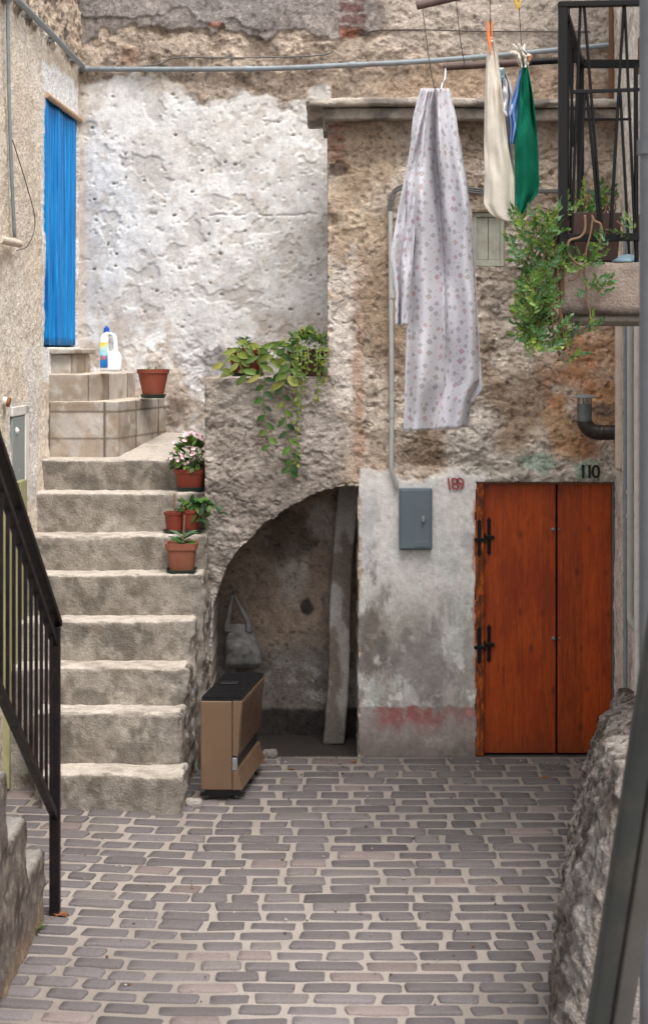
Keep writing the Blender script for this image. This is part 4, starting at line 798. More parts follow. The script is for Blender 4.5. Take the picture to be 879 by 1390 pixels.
# ================================================================ HANGING CURTAIN IN THE BLUE DOORWAY
ct = thing('strip_curtain', (lx(12.7), 12.7, L_Z0), 'bright blue strip curtain hanging in the whitewashed doorway', 'curtain')
nY = 420; nZ = 26; Vv = []
ya, yb = L_Y0+.012, L_Y1-.012
for j in range(nZ+1):
    for i in range(nY+1):
        s = i/nY; y = ya+(yb-ya)*s; z = L_Z0+.015+(L_Z1-.03-L_Z0)*j/nZ; h = 1-j/nZ
        q = s*52+.35*math.sin(s*19); iq = math.floor(q); hq = math.sin(iq*12.9898)*43758.5453; hq -= math.floor(hq); w = .018*(hq-.5)+.007*abs(math.sin(q*math.pi))+.010*math.sin(s*15+1)+.02*h*(hq-.5)*math.sin(iq*1.7)+.012*h*math.sin(s*9+2.2)
        Vv.append((lx(y)-.018+w, y+.006*h*math.sin(s*31), z))
npmesh('strips', Vv, gridfaces(nY+1, nZ+1).reshape(-1, 4), None, M['curtain'], True, ct)
md = [o for o in COL.objects if o.name.startswith('strips')][0].modifiers.new('thickness', 'SOLIDIFY'); md.thickness = .004
MB().tube([(lx(L_Y0)+.012, L_Y0-.02, L_Z1+.0), (lx(L_Y1)+.012, L_Y1+.02, L_Z1+.0)], .022, 10).build('rod', M['palewood'], ct, smooth=True, auto=50)
# ================================================================ NICHE: leaning pillar, bag, heater
def lean(P):
    P = P.copy(); t = P[:, 2]/1.85; P[:, 0] += .105*t+.02*np.sin(P[:, 2]*4)*.5; P[:, 1] += .16*t; return P
def pil_col(P, N):
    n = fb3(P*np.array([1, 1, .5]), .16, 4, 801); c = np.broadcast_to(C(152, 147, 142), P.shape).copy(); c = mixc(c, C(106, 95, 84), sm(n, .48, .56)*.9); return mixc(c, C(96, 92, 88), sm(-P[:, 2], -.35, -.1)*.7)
pl_x = (438-CX)/F*12.0
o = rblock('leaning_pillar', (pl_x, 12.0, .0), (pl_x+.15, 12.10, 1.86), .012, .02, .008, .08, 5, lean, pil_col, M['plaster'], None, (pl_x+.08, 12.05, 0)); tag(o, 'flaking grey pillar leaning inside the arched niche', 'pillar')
def bag():
    n1, n2 = 40, 36; V = []
    for j in range(n2+1):
        t = j/n2
        wL = np.interp(t, [0, .12, .3, .5, .8, .95, 1], [304.5, 305, 305, 305, 306, 306, 308]); wR = np.interp(t, [0, .12, .3, .5, .8, .95, 1], [352, 356, 355, 352, 347, 341, 338])
        py = 906-(906-846)*t; th = np.interp(t, [0, .1, .4, .8, 1], [.015, .06, .075, .05, .012])
        for i in range(n1):
            a = 2*math.pi*i/n1; k = .5+.5*math.cos(a)*.98; px = wL+(wR-wL)*k
            w = (fb(np.array([math.cos(a)*.5+3.]), np.array([t*1.2+math.sin(a)*.4]), .28, 4, 811)[0]-.5)*.034
            p = W(px, py, 12.17); V.append((p.x+w*.4, p.y+math.sin(a)*th+w*min(1, th/.03), p.z+w*.2))
    fs = [(j*n1+i, j*n1+(i+1) % n1, (j+1)*n1+(i+1) % n1, (j+1)*n1+i) for j in range(n2) for i in range(n1)]
    o = npmesh('body', V, fs, None, M['bag'], True, bg_t); return o
bg_t = thing('plastic_bag', W(328, 906, 12.17), 'limp pale plastic bag hanging from a nail inside the niche', 'bag'); bag()
nl = W(316, 806, 12.2)
for hx in ((308.5, 312, 315.5), (337, 327, 318)):
    MB().tube(curve_pts([W(hx[0], 856, 12.15), W(hx[0], 846, 12.14), W(hx[1], 826, 12.14), W(hx[2], 808, 12.15)], 5), [.03-.0014*k for k in range(16)], 10).build('handle', M['bag'], bg_t, smooth=True)
MB().tube([nl, nl+Vector((0, .12, 0))], .006, 6).build('nail', M['iron'], bg_t)
# gas heater
ht = thing('gas_heater', (-.62, 10.5, 0), 'tan gas heater with a black grille on top standing beside the stairs', 'heater')
O = Vector((-.762, 10.47, 0)); EX = Vector((.988, -.03, 0)); EY = Vector((.108, .80, 0))
def hp(x, l, z): return O+EX*x+EY*l+Vector((0, 0, z))
def hprism(prof, l0, l1): return MB().prism([hp(x, l0, z) for x, z in prof], EY*(l1-l0))
hprism([(0, .08), (.197, .08), (.197, .632), (0, .632)], 0, 1).build('body', M['heater'], ht, bevel=.008)
hprism([(.2005, .292), (.232, .285), (.2365, .32), (.248, .5), (.262, .632), (.2005, .632)], .0, 1).build('upper_panel', M['heater'], ht, bevel=.004)
hprism([(.2335, .30), (.2382, .30), (.2512, .5), (.2645, .618), (.2598, .618), (.2465, .5)], .03, .985).build('front_panel', M['heaterd'], ht)
hprism([(.2005, .08), (.262, .082), (.232, .196), (.2005, .20)], 0, 1).build('lower_panel', M['heater'], ht, bevel=.004)
hprism([(.1975, .196), (.214, .196), (.214, .295), (.1975, .295)], .03, .99).build('burner_slot', M['grille'], ht)
hprism([(.199, .202), (.229, .202), (.229, .28), (.199, .28)], -.002, .03).build('end_trim', M['silver'], ht, bevel=.003)
hprism([(.004, .633), (.258, .633), (.258, .640), (.004, .640)], .004, .996).build('top_plate', M['grille'], ht)
mb = MB()
for k in range(25): x = .008+.0102*k; mb.prism([hp(x, .0, .641), hp(x+.0042, .0, .641), hp(x+.0042, .0, .658), hp(x, .0, .658)], EY)
mb.build('grille', M['grille'], ht)
MB().prism([hp(.05, .47, .659), hp(.16, .47, .659), hp(.16, .56, .659), hp(.05, .56, .659)], (0, 0, .008)).build('control_plate', M['grille'], ht, bevel=.003)
hprism([(.02, .05), (.24, .05), (.24, .079), (.02, .079)], .04, .96).build('base_tray', M['grille'], ht)
for x, l in ((.03, .08), (.215, .08), (.03, .9), (.215, .9)):
    c = hp(x, l, 0); mb = MB(); mb.lathe((c.x-.011, c.y, .023), [(.023, .0), (.023, .022)], 16, 0, (0, 1, 0), (0, 0, 1)); mb.bar((c.x, c.y, .045), (c.x, c.y, .078), .02, .02); mb.build('castor', M['grille'], ht)
hprism([(-.012, .03), (.262, .03), (.262, .046), (-.012, .046)], .06, .11).build('foot_bar', M['grille'], ht)
# ================================================================ BOTTLE AND POTS ON THE STAIRS
Zl = zt2+.010
bp = onz(153, 503.5, Zl) if False else W(153, 505, 12.55); bp.z = Zl-.002
bt = thing('detergent_bottle', bp, 'white detergent bottle with a blue cap on the top stair', 'bottle'); sc = 12.55/F
def bq(px, py): return W(px, py, 12.55)
# body built as a silhouette with a finger hole, thick and rounded
def bottle():
    w = 15.0; prof = [(137, 504), (136, 500), (136, 462), (137.5, 456), (141, 452.5), (145.5, 450.5), (150, 451), (154.5, 452.5), (158, 456.5), (159.3, 462), (160, 476), (163, 480), (165.3, 484), (165.3, 500), (164.5, 504)]
    hole = [(149.5, 461), (151.8, 458.5), (153.2, 461), (153.8, 467), (154, 473), (152.3, 477), (150, 478.5), (148.5, 476), (148, 470), (148.2, 464)]
    bm = bmesh.new(); vo = [bm.verts.new(bq(*p)) for p in prof]; vh = [bm.verts.new(bq(*p)) for p in hole]
    eo = [bm.edges.new((vo[i], vo[(i+1) % len(vo)])) for i in range(len(vo))]; eh = [bm.edges.new((vh[i], vh[(i+1) % len(vh)])) for i in range(len(vh))]
    bmesh.ops.triangle_fill(bm, edges=eo+eh, use_beauty=True)
    r_ = bmesh.ops.extrude_face_region(bm, geom=bm.faces[:]); nv = [v for v in r_['geom'] if isinstance(v, bmesh.types.BMVert)]
    for v in nv: v.co.y += .085
    for v in bm.verts: v.co.y -= .042
    bmesh.ops.recalc_face_normals(bm, faces=bm.faces)
    es = [e for e in bm.edges if len(e.link_faces) == 2 and e.calc_face_angle(0) > 1.0]
    bmesh.ops.bevel(bm, geom=es, offset=.016, segments=4, affect='EDGES', profile=.5, clamp_overlap=True)
    for f in bm.faces: f.smooth = True
    me = bpy.data.meshes.new('body'); bm.to_mesh(me); bm.free(); me.materials.append(M['whiteplastic']); return link('body', me, bt)
bottle()
c = bq(145, 451.5); MB().lathe(c, [(.024, -.004), (.024, .012), (.021, .014), (.021, .034), (.013, .037), (.012, .046), (.002, .047)], 18).build('cap', M['blueplastic'], bt, smooth=True, auto=40)
a = bq(137.2, 499); b_ = bq(147.5, 465)
lb = MB().box((a.x, 12.55-.0455, a.z), (b_.x, 12.55-.0435, b_.z)).build('label', M['label'], bt, bevel=.0005, seg=1)
text_mesh('lettering', 'at', M['labeltext'], bt, Vector((bq(137, 0).x, 12.55-.047, bq(0, 488).z)), .062, extrude=.0006, shear=.2)
def pot(name, c, prof, mat, label, cat='flower pot', sq=0, sauc=None, soil=None, group=None, rot=0):
    t = thing(name, c, label, cat, group); ax = (math.cos(rot), math.sin(rot), 0); ay = (-math.sin(rot), math.cos(rot), 0)
    h0 = 0
    if sauc:
        r0, hs_ = sauc; MB().lathe(c, [(r0*.86, .002), (r0, hs_), (r0*.96, hs_+.001), (r0*.84, hs_*.35)], 32, sq, ax, ay).build('saucer', M['saucer'], t, smooth=True, auto=40); h0 = hs_*.5
    MB().lathe(c+Vector((0, 0, h0)), prof, 36, sq, ax, ay).build('pot', mat, t, smooth=True, auto=40)
    if soil: MB().lathe(c+Vector((0, 0, h0)), [(soil[0], soil[1]-.01), (soil[0], soil[1]), (soil[0]*.5, soil[1]+.012), (.004, soil[1]+.014)], 24, sq, ax, ay).build('soil', M['soil'], t, smooth=True)
    return t
def bowl(r0, r1, h, lip=.012, lh=.03):     # pot profile, open and thick
    return [(r0*.9, 0), (r0, .004), (r1-lip*.6, h-lh), (r1-lip*.6, h-lh+.001), (r1, h-lh+.004), (r1+.002, h), (r1-.012, h), (r1-.016, h-.03), (r1-.02, h-.04)]
def leafcol(R, base, k=.25):
    f = .76*(1+R.uniform(-k, k)); return tuple(float(x)*f*(1+R.uniform(-.12, .12)) for x in base)
G1 = C(96, 124, 52); G2 = C(70, 106, 44); G3 = C(118, 136, 54); G4 = C(52, 84, 44); G5 = C(144, 152, 70); G6 = C(104, 134, 104); G7 = C(112, 138, 66)
# terracotta bowl on the lower tiled step
z_ = zt1+.008; c = W(208, 541, 12.78); c.z = z_
t = pot('flower_pot', c, bowl(.078, .122, .205, .014, .034), M['terra'], 'empty terracotta bowl on a green saucer beside the detergent bottle', sauc=(.10, .03), soil=(.102, .17)); t.rotation_euler.z = 0
R = random.Random(3); mb = MB()
for k in range(4): mb = MB(); mb.leaf(c+Vector((R.uniform(-.07, .08), R.uniform(-.05, .05), .19)), (R.uniform(-.5, .5), R.uniform(-.5, .3), 1), (0, -1, .2), R.uniform(.03, .06), .014, .3, leafcol(R, G3)); mb.build('sprout', M['leaf'], t, smooth=True, recalc=False)
# pink begonia in a rust red trough, top of three
def stepz(k): return SH[k-1]
c = W(258.5, 663, 11.86); c.z = stepz(7)+.004
t = pot('potted_plant', c, [(.086, 0), (.088, .004), (.1, .11), (.104, .112), (.106, .14), (.098, .14), (.095, .11)], M['terra3'], 'bushy pink flowering begonia in a rust red pot on the stairs', 'potted plant', 5, (.098, .034), (.094, .12))
R = random.Random(8); mb = MB(); fm = MB(); ctr = c+Vector((0.01, 0, .21))
for k in range(190):
    a = R.uniform(0, 6.283); e = R.uniform(-.35, 1.4); rr_ = R.uniform(.5, 1)**.6; d = Vector((math.cos(a)*math.cos(e), math.sin(a)*math.cos(e), math.sin(e)*1.0))
    p = ctr+Vector((d.x*.14, d.y*.11, d.z*.155))*rr_; mb.leaf(p, d+Vector((R.uniform(-.5, .5), R.uniform(-.5, .5), R.uniform(-.5, .3))), Vector((d.x*.4, d.y*.4-.3, 1)), R.uniform(.035, .058), R.uniform(.026, .04), .35, leafcol(R, R.choice([G1, G2, G1, G7])))
for k in range(10): mb.cur = tuple(G2); a = R.uniform(0, 6.28); mb.tube(curve_pts([c+Vector((0, 0, .12)), c+Vector((math.cos(a)*.05, math.sin(a)*.04, .2)), c+Vector((math.cos(a)*.1, math.sin(a)*.08, .27))], 3), .003, 5)
mb.build('foliage', M['leaf'], t, smooth=True, recalc=False)
for k in range(40):
    fm = MB(); a = R.uniform(0, 6.283); e = R.uniform(-.1, 1.5); d = Vector((math.cos(a)*math.cos(e), math.sin(a)*math.cos(e), math.sin(e)))
    p = ctr+Vector((d.x*.155, d.y*.12, d.z*.18+.01))
    for q in range(5): fm.leaf(p, d+Vector((R.uniform(-.9, .9), R.uniform(-.9, .9), R.uniform(-.9, .9))), d+Vector((0, -.6, .2)), R.uniform(.018, .03), R.uniform(.015, .024), .2)
    fm.build('blossom', M['flower'], t, smooth=True, recalc=False)
# two pots behind one another, middle step
zz = stepz(6)+.004
c = W(236.5, 716, 11.62); c.z = zz
t = pot('flower_pot', c, bowl(.052, .07, .135, .008, .022), M['terra3'], 'small rust red pot with a bare stick, behind the pale terracotta pot', sauc=(.078, .022), soil=(.058, .105))
MB().tube([c+Vector((.0, 0, .1)), c+Vector((.003, 0, .27))], .006, 8).build('stick', M['stem'], t)
c = W(259, 716, 11.64); c.z = zz
t = pot('potted_plant', c, bowl(.06, .088, .15, .01, .026), M['terra3'], 'trailing dark green plant in a rust red pot spilling over the stair side', 'potted plant', 0, (.082, .024), (.07, .12))
R = random.Random(21); mb = MB(); top = c+Vector((0, 0, .16))
for (dx, dz, n) in ((.14, .07, 7), (.19, .02, 8), (.22, -.03, 8), (.11, -.14, 9), (.09, .03, 6), (-.05, .05, 5), (-.08, .0, 5), (.07, -.09, 6), (.14, -.02, 7), (.02, .09, 5), (-.03, -.02, 5), (.05, -.04, 6)):
    path = curve_pts([top, top+Vector((dx*.45, -.03, .06)), top+Vector((dx, -.06+R.uniform(-.03, .03), dz))], 5); mb.cur = tuple(G2); mb.tube(path, .003, 5)
    for q in range(n):
        p = path[int((q+1)/(n+1)*len(path))]; mb.leaf(p, (R.uniform(-.6, 1), R.uniform(-.9, .1), R.uniform(-.9, .4)), (R.uniform(-.3, .3), -.6, .9), R.uniform(.05, .085), R.uniform(.028, .044), .3, leafcol(R, R.choice([G2, G1, G4, G4])))
mb.build('foliage', M['leaf'], t, smooth=True, recalc=False)
# pale terracotta pot in front
c = W(247, 777, 11.37); c.z = stepz(5)+.004
t = pot('potted_plant', c, [(.078, 0), (.08, .004), (.094, .145), (.104, .146), (.108, .19), (.098, .19), (.094, .15)], M['terra2'], 'square pale terracotta pot with a grey green shoot and a stake, lowest on the stairs', 'potted plant', 7, (.102, .024), (.095, .16))
mb = MB(); R = random.Random(5); b0 = c+Vector((.005, 0, .17))
for k in range(17):
    a = k*2.4; h_ = R.uniform(.0, .075); mb.leaf(b0+Vector((0, 0, h_)), (math.cos(a), math.sin(a), R.uniform(.3, 1.1)), (0, -.4, 1), R.uniform(.09, .12), R.uniform(.03, .042), .35, leafcol(R, R.choice([G6, C(92, 124, 94), G2])))
mb.build('foliage', M['leaf'], t, smooth=True, recalc=False); MB().tube([b0-Vector((0, 0, .03)), b0+Vector((.012, 0, .215))], .006, 8).build('stake', M['stem'], t)
# ---------------------------------------------------------------- two planters on the ledge
LZ = H+(HY-512)/SW+.004
c = W(336, 512, DW+.12); c.z = LZ
t = pot('potted_plant', c, [(.098, 0), (.1, .004), (.128, .15), (.136, .152), (.14, .185), (.13, .185), (.126, .15)], M['terra3'], 'pot of broad yellow green leaves on the ledge, left of the brown planter', 'potted plant', 6, (.12, .026), (.124, .16))
R = random.Random(31); mb = MB(); top = c+Vector((0, 0, .19))
for k in range(120):
    a = R.uniform(0, 6.283); rad = R.uniform(0, .06); mb.leaf(top+Vector((math.cos(a)*rad-.02, math.sin(a)*rad, R.uniform(0, .075))), (math.cos(a), math.sin(a), R.uniform(.2, 1.3)), (0, -.2, 1), R.uniform(.02, .035), R.uniform(.010, .016), .2, leafcol(R, C(60, 92, 50)))
def trail(mb, path, n, L, w, cols, R, alt=True, facing=(0, -1, .15), droop=.55, jitter=.2):
    P = curve_pts(path, 8); mb.cur = tuple(C(112, 128, 62)); mb.tube(P, .0035, 6)
    for q in range(n):
        f = (q+.6)/n*(len(P)-1); i = min(int(f), len(P)-2); p = P[i].lerp(P[i+1], f-i); s = (1 if q % 2 else -1) if alt else R.choice((-1, 1)); tdir = (P[i+1]-P[i]).normalized()
        d = Vector((s*.9, -.25, 0))+tdir*droop+Vector((R.uniform(-jitter, jitter), R.uniform(-jitter, jitter), R.uniform(-jitter, jitter)))
        mb.leaf(p, d, facing, L*R.uniform(.8, 1.15), w*R.uniform(.85, 1.15), .2, leafcol(R, R.choice(cols)))
YF = DW-.035
def LP(px, py, o=0): return W(px, py, YF-o)
big = [G3, G1, G5, G3]
trail(mb, [LP(340, 468), LP(333, 465, .05), LP(318, 478, .06), LP(305, 492, .06), LP(299, 503, .05)], 6, .10, .042, big, R)
trail(mb, [LP(345, 472), LP(350, 474, .08), LP(352, 492, .09), LP(354, 512, .08)], 5, .10, .042, big, R)
trail(mb, [LP(330, 472), LP(322, 480, .07), LP(328, 500, .08), LP(336, 510, .08)], 5, .09, .04, [G1, G3, G7], R)
trail(mb, [LP(350, 470), LP(362, 470, .05), LP(372, 478, .05), LP(366, 492, .06)], 6, .105, .046, big, R)
trail(mb, [LP(344, 480, .06), LP(358, 510, .05), LP(358, 540, .035), LP(361, 575, .03), LP(366, 606, .03)], 13, .075, .04, [G2, G4, G1, G2], R)
for k in range(9):
    p = c+Vector((R.uniform(-.12, .12), -.14+R.uniform(-.03, .02), R.uniform(.02, .2))); mb.leaf(p, (R.uniform(-1, 1), -.5, R.uniform(-.9, .3)), (0, -1, .5), R.uniform(.07, .11), R.uniform(.036, .05), .25, leafcol(R, R.choice(big)))
mb.build('foliage', M['leaf'], t, smooth=True, recalc=False)
c = W(417, 509, DW+.14); c.z = LZ
t = pot('potted_plant', c, [(.112, 0), (.114, .004), (.13, .16), (.138, .162), (.14, .19), (.13, .19), (.126, .16)], M['brownpot'], 'brown planter overflowing with fine leaved trailers at the right end of the ledge', 'potted plant', 6, None, (.122, .17))
R = random.Random(47); mb = MB()
trail(mb, [LP(398, 470), LP(388, 470, .07), LP(382, 500, .06), LP(384, 540, .04), LP(389, 580, .03), LP(395, 618, .03), LP(392, 640, .03)], 24, .078, .037, [G1, G3, G2, G2, G4], R, droop=.75)
trail(mb, [LP(392, 468), LP(376, 466, .05), LP(368, 474, .05), LP(364, 486, .05)], 6, .095, .04, big, R)
trail(mb, [LP(395, 480, .06), LP(393, 500, .07), LP(388, 516, .06)], 7, .12, .055, [G5, G3, G1], R, droop=.6)
for x, x2, y2, n in ((404, 402, 632, 34), (416, 414, 520, 16), (428, 432, 545, 16), (436, 440, 520, 14), (410, 408, 560, 20), (440, 437, 505, 12), (398, 406, 520, 12)):
    trail(mb, [LP(x, 470), LP(x+R.uniform(-3, 3), 488, .08), LP((x+x2)/2, (488+y2)/2, .05), LP(x2, y2, .03)], n, .034, .02, [G5, G3, G7, G1], R, alt=False, droop=.3, jitter=.6)
for k in range(430):
    a = R.uniform(0, 6.283); e = R.uniform(-.5, 1.35); rr_ = R.uniform(.25, 1)**.5; d = Vector((math.cos(a)*math.cos(e), math.sin(a)*math.cos(e), math.sin(e)))
    p = c+Vector((.0, -.02, .19))+Vector((d.x*.175, d.y*.15, d.z*.13))*rr_
    mb.leaf(p, d+Vector((R.uniform(-.8, .8), R.uniform(-.8, .8), R.uniform(-.5, .8))), (d.x*.3, -.4, 1), R.uniform(.026, .048), R.uniform(.015, .025), .25, leafcol(R, R.choice([G3, G5, G1, G7, G2])))
mb.build('foliage', M['leaf'], t, smooth=True, recalc=False)
# ================================================================ BALCONY WITH PLANTER
D0, D1 = 8.2, 9.96; XA, XB = 1.146, 1.50; ZS0, ZS1 = 2.968, 3.225
bal = thing('balcony', (1.6, 9, ZS0), 'concrete balcony with black zigzag iron railing projecting from the right wall', 'balcony')
def bx(y): return XA+(XB-XA)*(y-D0)/(D1-D0)
def bwarp(P):
    P = P.copy(); t = (P[:, 0]-1.1)/(2.03-1.1); P[:, 0] = (1-t)*(XA-.01+(XB-XA)*(P[:, 1]-D0)/(D1-D0))+t*2.03; return P
def bal_col(P, N):
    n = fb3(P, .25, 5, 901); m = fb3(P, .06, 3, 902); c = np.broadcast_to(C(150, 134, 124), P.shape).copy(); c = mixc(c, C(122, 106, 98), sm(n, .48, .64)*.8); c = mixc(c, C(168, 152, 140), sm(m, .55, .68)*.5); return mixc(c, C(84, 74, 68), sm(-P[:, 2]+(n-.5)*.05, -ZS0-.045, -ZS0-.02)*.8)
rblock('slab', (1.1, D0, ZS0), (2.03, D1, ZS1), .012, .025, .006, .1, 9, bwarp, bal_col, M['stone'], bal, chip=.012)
rblock('soffit', (1.14, D0+.05, ZS0-.03), (2.03, D1-.03, ZS0+.003), .006, .04, .003, .1, 10, bwarp, lambda P, N: np.broadcast_to(C(150, 142, 132), P.shape).copy(), M['stone'], bal)
ZT = 4.476; ib = M['black']
def post(x, y, w, z0=ZS1-.01, z1=ZT): MB().bar((x, y, z0), (x, y, z1), w, w, (0, 1, 0)).build('post', ib, bal, bevel=.002, seg=1)
post(XA+.012, D0+.03, .042); post(XB, D1-.03, .038); pass
def rail(p, q, w, h, nm='rail'): MB().bar(p, q, w, h).build(nm, ib, bal, bevel=.002, seg=1)
yN = D0+.03; rail((XA-.01, yN, ZT), (2.02, yN, ZT+.02), .05, .026, 'handrail'); rail((XB-.02, D1-.03, ZT), (2.02, D1-.03, ZT), .05, .045, 'handrail'); rail((XA+.01, yN, ZT-.002), (XB, D1-.03, ZT-.002), .045, .024, 'handrail')
zb_ = H+152*yN/F; rail((XA+.0, yN, zb_), (2.02, yN, zb_+.01), .03, .038); zm_ = H+350*yN/F; rail((W(775, 0, yN).x, yN, zm_), (W(868, 0, yN).x, yN, zm_+.012), .016, .018)
rail((XB-.03, D1-.03, 3.30), (2.02, D1-.03, 3.30), .03, .03); rail((XA+.01, yN, zb_), (XB, D1-.03, 3.33), .03, .03); zf = H+313*(D1-.03)/F; rail((XB-.03, D1-.03, zf), (1.80, D1-.03, zf), .014, .014)
def zig(x0, y0, x1, y1, d=yN, r=.0075): MB().tube([W(x0, y0, d), W(x1, y1, d)], r, 8).build('baluster', ib, bal, smooth=True, auto=50)
for a_ in ((787, 8, 775, 323), (792, 8, 817, 323), (846, 6, 827, 322), (847, 6, 862, 345), (793, 127, 784, 270), (796, 127, 812, 300), (839, 124, 828, 322), (841, 124, 853, 345)): zig(*a_)
zig(862, 88, 863, 356, yN, .011); zig(771, 6, 769, 330, 8.6, .008); zig(770, 6, 778, 200, 8.9, .008); zig(777, 40, 772, 330, 9.4, .008)
# planter with trailing succulent
pc = W(803, 352, 8.36); pc.z = ZS1+.012
pt = thing('balcony_planter', pc, 'dark planter on the balcony with a green succulent trailing down the corner', 'planter')
a, b_ = W(770, 352, 8.42), W(838, 291, 8.42)
mb = MB(); x0, x1, z0, z1 = a.x, b_.x, ZS1+.012, b_.z; yy0, yy1 = 8.30, 8.50; i_ = .014
mb.add([(x0+.02, yy0+.02, z0), (x1-.02, yy0+.02, z0), (x1-.02, yy1-.02, z0), (x0+.02, yy1-.02, z0), (x0, yy0, z1), (x1, yy0, z1), (x1, yy1, z1), (x0, yy1, z1), (x0+i_, yy0+i_, z1), (x1-i_, yy0+i_, z1), (x1-i_, yy1-i_, z1), (x0+i_, yy1-i_, z1), (x0+i_, yy0+i_, z1-.03), (x1-i_, yy0+i_, z1-.03), (x1-i_, yy1-i_, z1-.03), (x0+i_, yy1-i_, z1-.03)],
       [(3, 2, 1, 0), (0, 1, 5, 4), (1, 2, 6, 5), (2, 3, 7, 6), (3, 0, 4, 7), (4, 5, 9, 8), (5, 6, 10, 9), (6, 7, 11, 10), (7, 4, 8, 11), (8, 9, 13, 12), (9, 10, 14, 13), (10, 11, 15, 14), (11, 8, 12, 15), (12, 13, 14, 15)])
mb.build('trough', M['brownpot'], pt, bevel=.004)
R = random.Random(77); lf = MB(); stm = MB()
def rosette(p, s, cols, n=11):
    ax = Vector((R.uniform(-.7, .7), R.uniform(-.9, .1), R.uniform(-.1, 1))).normalized(); u = ax.orthogonal().normalized(); v = ax.cross(u); base = R.choice(cols)
    for k in range(n):
        a = k*2.4+R.uniform(-.2, .2); e = .25+.75*k/n; d = (u*math.cos(a)+v*math.sin(a))*(1.05-e*.7)+ax*e
        lf.leaf(p+ax*.008*k*s/.03, d, ax, s*.86*R.uniform(.8, 1.2), s*.42, -.2, leafcol(R, base, .18))
cs_ = [C(110, 142, 74), C(132, 158, 86), C(104, 142, 96), C(116, 152, 112), C(152, 170, 88), C(86, 116, 60)]
def runner(path, n, s, stem=.006, spread=.03, start=.15):
    P = curve_pts(path, 8); stm.tube(P, stem, 6)
    for q in range(n):
        f = start+(1-start)*(q+.5)/n; p = P[int(f*(len(P)-1))]; rosette(p+Vector((R.uniform(-spread, spread), R.uniform(-spread, spread)-.01, R.uniform(-spread, spread))), s*R.uniform(.8, 1.25), cs_)
def bp_(px, py, d=8.22): return W(px, py, d)
for k in range(34): p = W(R.uniform(768, 838), R.uniform(268, 294), R.uniform(8.33, 8.5)); rosette(p, R.uniform(.026, .04), cs_)
for k in range(14): q = W(R.uniform(775, 835), 290, 8.4); stm.tube(curve_pts([q, q+Vector((R.uniform(-.02, .02), -.02, .04)), q+Vector((R.uniform(-.03, .03), -.03, .09))], 3), .004, 5)
# the hanging mass left of the slab
for px, py, n in ((708, 295, 3), (722, 312, 5), (735, 330, 6), (718, 335, 3), (745, 318, 5), (752, 300, 3), (715, 352, 5), (738, 352, 7), (725, 370, 6), (748, 362, 6), (712, 385, 5), (730, 392, 7), (745, 380, 6), (712, 412, 7), (728, 418, 8), (742, 405, 6), (718, 432, 7), (735, 440, 8), (722, 452, 7), (745, 432, 5), (728, 465, 6), (712, 462, 5), (748, 452, 3), (762, 470, 3), (757, 480, 4), (765, 362, 4), (762, 376, 3)):
    tgt = bp_(px, py, R.uniform(8.05, 8.35)); src = W(768+R.uniform(-4, 6), 296, 8.38)
    stm.tube(curve_pts([src, (src+tgt)/2+Vector((-.03 if px < 740 else .0, -.02, .05)), tgt], 5), R.uniform(.0035, .006), 5)
    for k in range(int(n*2.1)): rosette(tgt+Vector((R.gauss(0, .03), R.gauss(0, .035), R.gauss(0, .03))), R.uniform(.026, .042), cs_)
for k in range(8):     # old bare stems hanging inside the corner
    x = R.uniform(748, 768); stm.tube(curve_pts([W(770, 300, 8.36), W(x, 350, 8.2), W(x+R.uniform(-6, 4), 400, 8.2), W(x+R.uniform(-8, 10), 440+R.uniform(0, 38), 8.22)], 6), R.uniform(.003, .006), 5)
for path in ([(793, 292), (793, 312), (786, 322), (772, 327), (770, 342), (778, 354), (788, 362)], [(802, 292), (806, 300), (814, 304), (816, 318), (811, 336), (808, 346)], [(804, 294), (800, 320), (795, 340), (792, 372)], [(790, 362), (794, 380), (796, 410), (800, 424), (799, 450)], [(790, 362), (780, 378), (770, 380)], [(836, 300), (846, 310), (842, 322)]):
    stm.tube(curve_pts([W(x, y, 8.17) for x, y in path], 6), .006 if len(path) > 5 else .0045, 8)
for px, py, n in ((803, 354, 5), (800, 358, 4), (797, 385, 5), (815, 388, 3), (826, 332, 3), (788, 452, 2), (799, 450, 3), (858, 316, 3), (766, 372, 5)):
    for k in range(n): rosette(bp_(px, py, 8.16)+Vector((R.gauss(0, .016), R.gauss(0, .01), R.gauss(0, .016))), R.uniform(.026, .038), cs_)
lf.build('foliage', M['leaf'], pt, smooth=True, recalc=False); stm.build('stems', M['stem'], pt, smooth=True)
c = W(850, 354, 8.33); mb = MB(); mb.lathe((c.x, c.y, ZS1+.004), [(.07, 0), (.078, .008), (.055, .02), (.04, .034), (.01, .04)], 20); single(mb, 'plastic_dish', M['paleblue'], 'pale blue plastic dish lying on the balcony edge beside the planter', 'dish', (c.x, c.y, ZS1), smooth=True)
